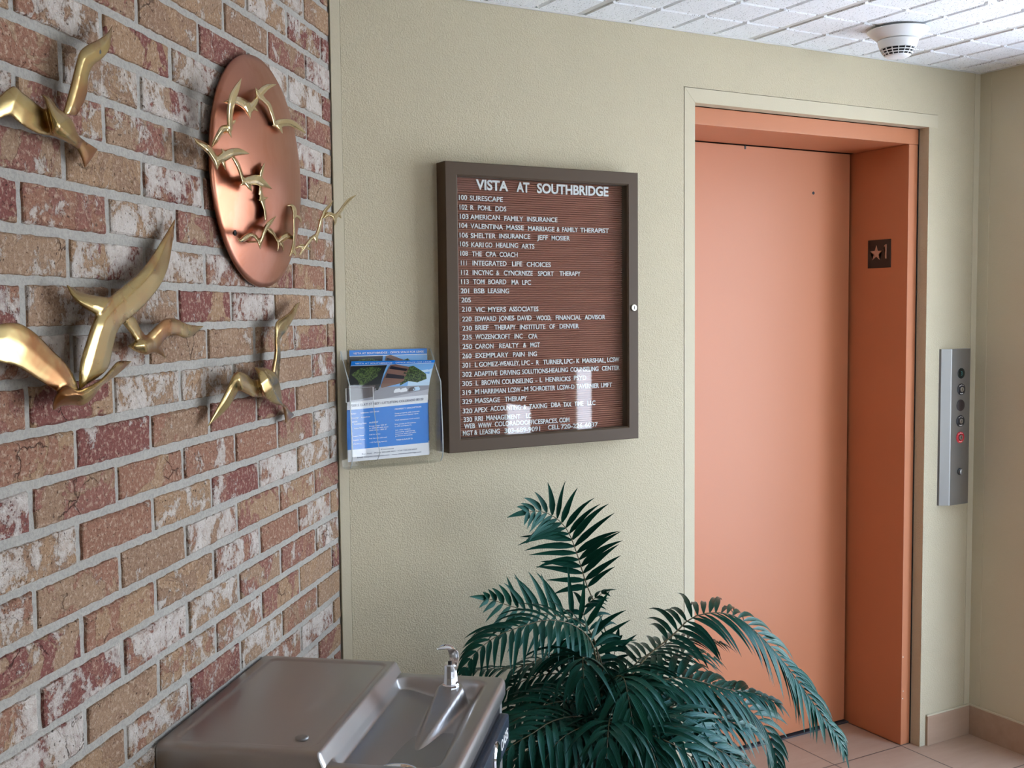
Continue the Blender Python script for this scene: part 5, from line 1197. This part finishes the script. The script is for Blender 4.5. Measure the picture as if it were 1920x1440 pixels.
# right arching fronds
frond(rooted([(800,960,.38),(880,830,.36),(980,755,.34),(1070,712,.33),(1160,700,.33),(1250,712,.34),(1300,725,.35)], .03), bare=.22, n=22, L=.088, W=.0072, up=UP+.15*FV, droop=.7, a0=75, a1=40)
frond(rooted([(820,980,.40),(930,800,.40),(1060,690,.40),(1150,605,.40),(1260,578,.41),(1370,600,.42),(1480,690,.44),(1580,800,.46),(1670,920,.49),(1760,1050,.52),(1830,1140,.54),(1872,1222,.55)], .03), bare=.36, n=34, L=.105, W=.0082, up=UP+.55*FV, droop=1.05, a0=66, a1=28, tip=.6)
frond(rooted([(830,1000,.36),(960,860,.30),(1080,780,.26),(1180,770,.24),(1270,800,.24)], .03), bare=.35, n=14, L=.095, W=.0090, up=UP+.5*FV, droop=.8)
frond(rooted([(820,1020,.42),(950,930,.44),(1080,885,.45),(1200,905,.46),(1320,940,.47),(1440,960,.47),(1560,1010,.48)], .03), bare=.28, n=20, L=.110, W=.0100, up=UP+.8*FV, droop=1.0, a0=70)
frond(rooted([(830,1060,.45),(950,1030,.48),(1080,1030,.5),(1200,1050,.52),(1320,1090,.53),(1450,1140,.54)], .03), bare=.25, n=18, L=.115, W=.0100, up=UP+.8*FV, droop=.9)
frond(rooted([(840,1100,.48),(960,1090,.52),(1080,1120,.56),(1200,1180,.58),(1320,1250,.6),(1440,1320,.6)], .03), bare=.25, n=17, L=.115, W=.0100, up=UP+.8*FV, droop=.9)
frond(rooted([(830,1000,.40),(1050,930,.40),(1250,960,.40),(1400,1020,.41),(1490,1110,.42),(1540,1220,.43),(1560,1310,.43)], .03), bare=.48, n=17, L=.105, W=.0098, up=UP+.8*FV, droop=.8)
frond(rooted([(820,1060,.38),(1000,1040,.34),(1150,1000,.32),(1290,1010,.31),(1390,1080,.31)], .03), bare=.35, n=15, L=.10, W=.0095, up=UP+.6*FV, droop=1.0)
# lower fronds, left and middle
frond(rooted([(700,1060,.42),(600,1000,.44),(480,1010,.46),(370,1060,.47),(270,1120,.48),(190,1190,.49)], .03), bare=.28, n=17, L=.095, W=.0085, up=UP+.6*FV, droop=1.1)
frond(rooted([(720,1100,.45),(620,1070,.50),(500,1090,.54),(400,1150,.57),(300,1210,.58),(215,1290,.59)], .03), bare=.25, n=17, L=.105, W=.0090, up=UP+.7*FV, droop=1.1)
frond(rooted([(740,1120,.48),(670,1110,.54),(590,1140,.58),(510,1200,.60),(450,1290,.61)], .03), bare=.25, n=14, L=.105, W=.0095, up=UP+.8*FV, droop=1.1)
frond(rooted([(780,1120,.50),(770,1080,.58),(760,1120,.64),(755,1200,.68),(750,1290,.69)], .03), bare=.35, n=14, L=.115, W=.0095, up=UP+.9*FV, droop=1.2)
frond(rooted([(820,1140,.50),(880,1130,.57),(940,1180,.62),(980,1270,.64),(1000,1360,.64)], .03), bare=.30, n=15, L=.115, W=.0095, up=UP+.9*FV, droop=1.1)
frond(rooted([(840,1150,.50),(960,1160,.56),(1080,1210,.6),(1180,1290,.62),(1250,1380,.62)], .03), bare=.28, n=16, L=.115, W=.0095, up=UP+.9*FV, droop=1.0)
frond(rooted([(700,1150,.44),(560,1150,.44),(420,1200,.44),(300,1290,.44)], .03), bare=.28, n=16, L=.10, W=.0090, up=UP+.5*FV, droop=1.1)
frond(rooted([(860,1180,.42),(1020,1140,.38),(1180,1160,.36),(1320,1230,.36),(1400,1330,.36)], .03), bare=.3, n=16, L=.11, W=.0095, up=UP+.6*FV, droop=1.0)
frond(rooted([(660,1000,.28),(520,960,.22),(380,990,.18),(260,1070,.16)], .03), bare=.3, n=15, L=.10, W=.0085, up=UP+.5*FV, droop=1.0)
frond(rooted([(660,1200,.40),(520,1240,.36),(380,1300,.34)], .03), bare=.3, n=12, L=.11, W=.0095, up=UP+.5*FV, droop=1.0)
frond(rooted([(880,1050,.30),(980,960,.22),(1080,940,.18),(1160,990,.16)], .03), bare=.3, n=14, L=.10, W=.0090, up=UP+.5*FV, droop=1.0)
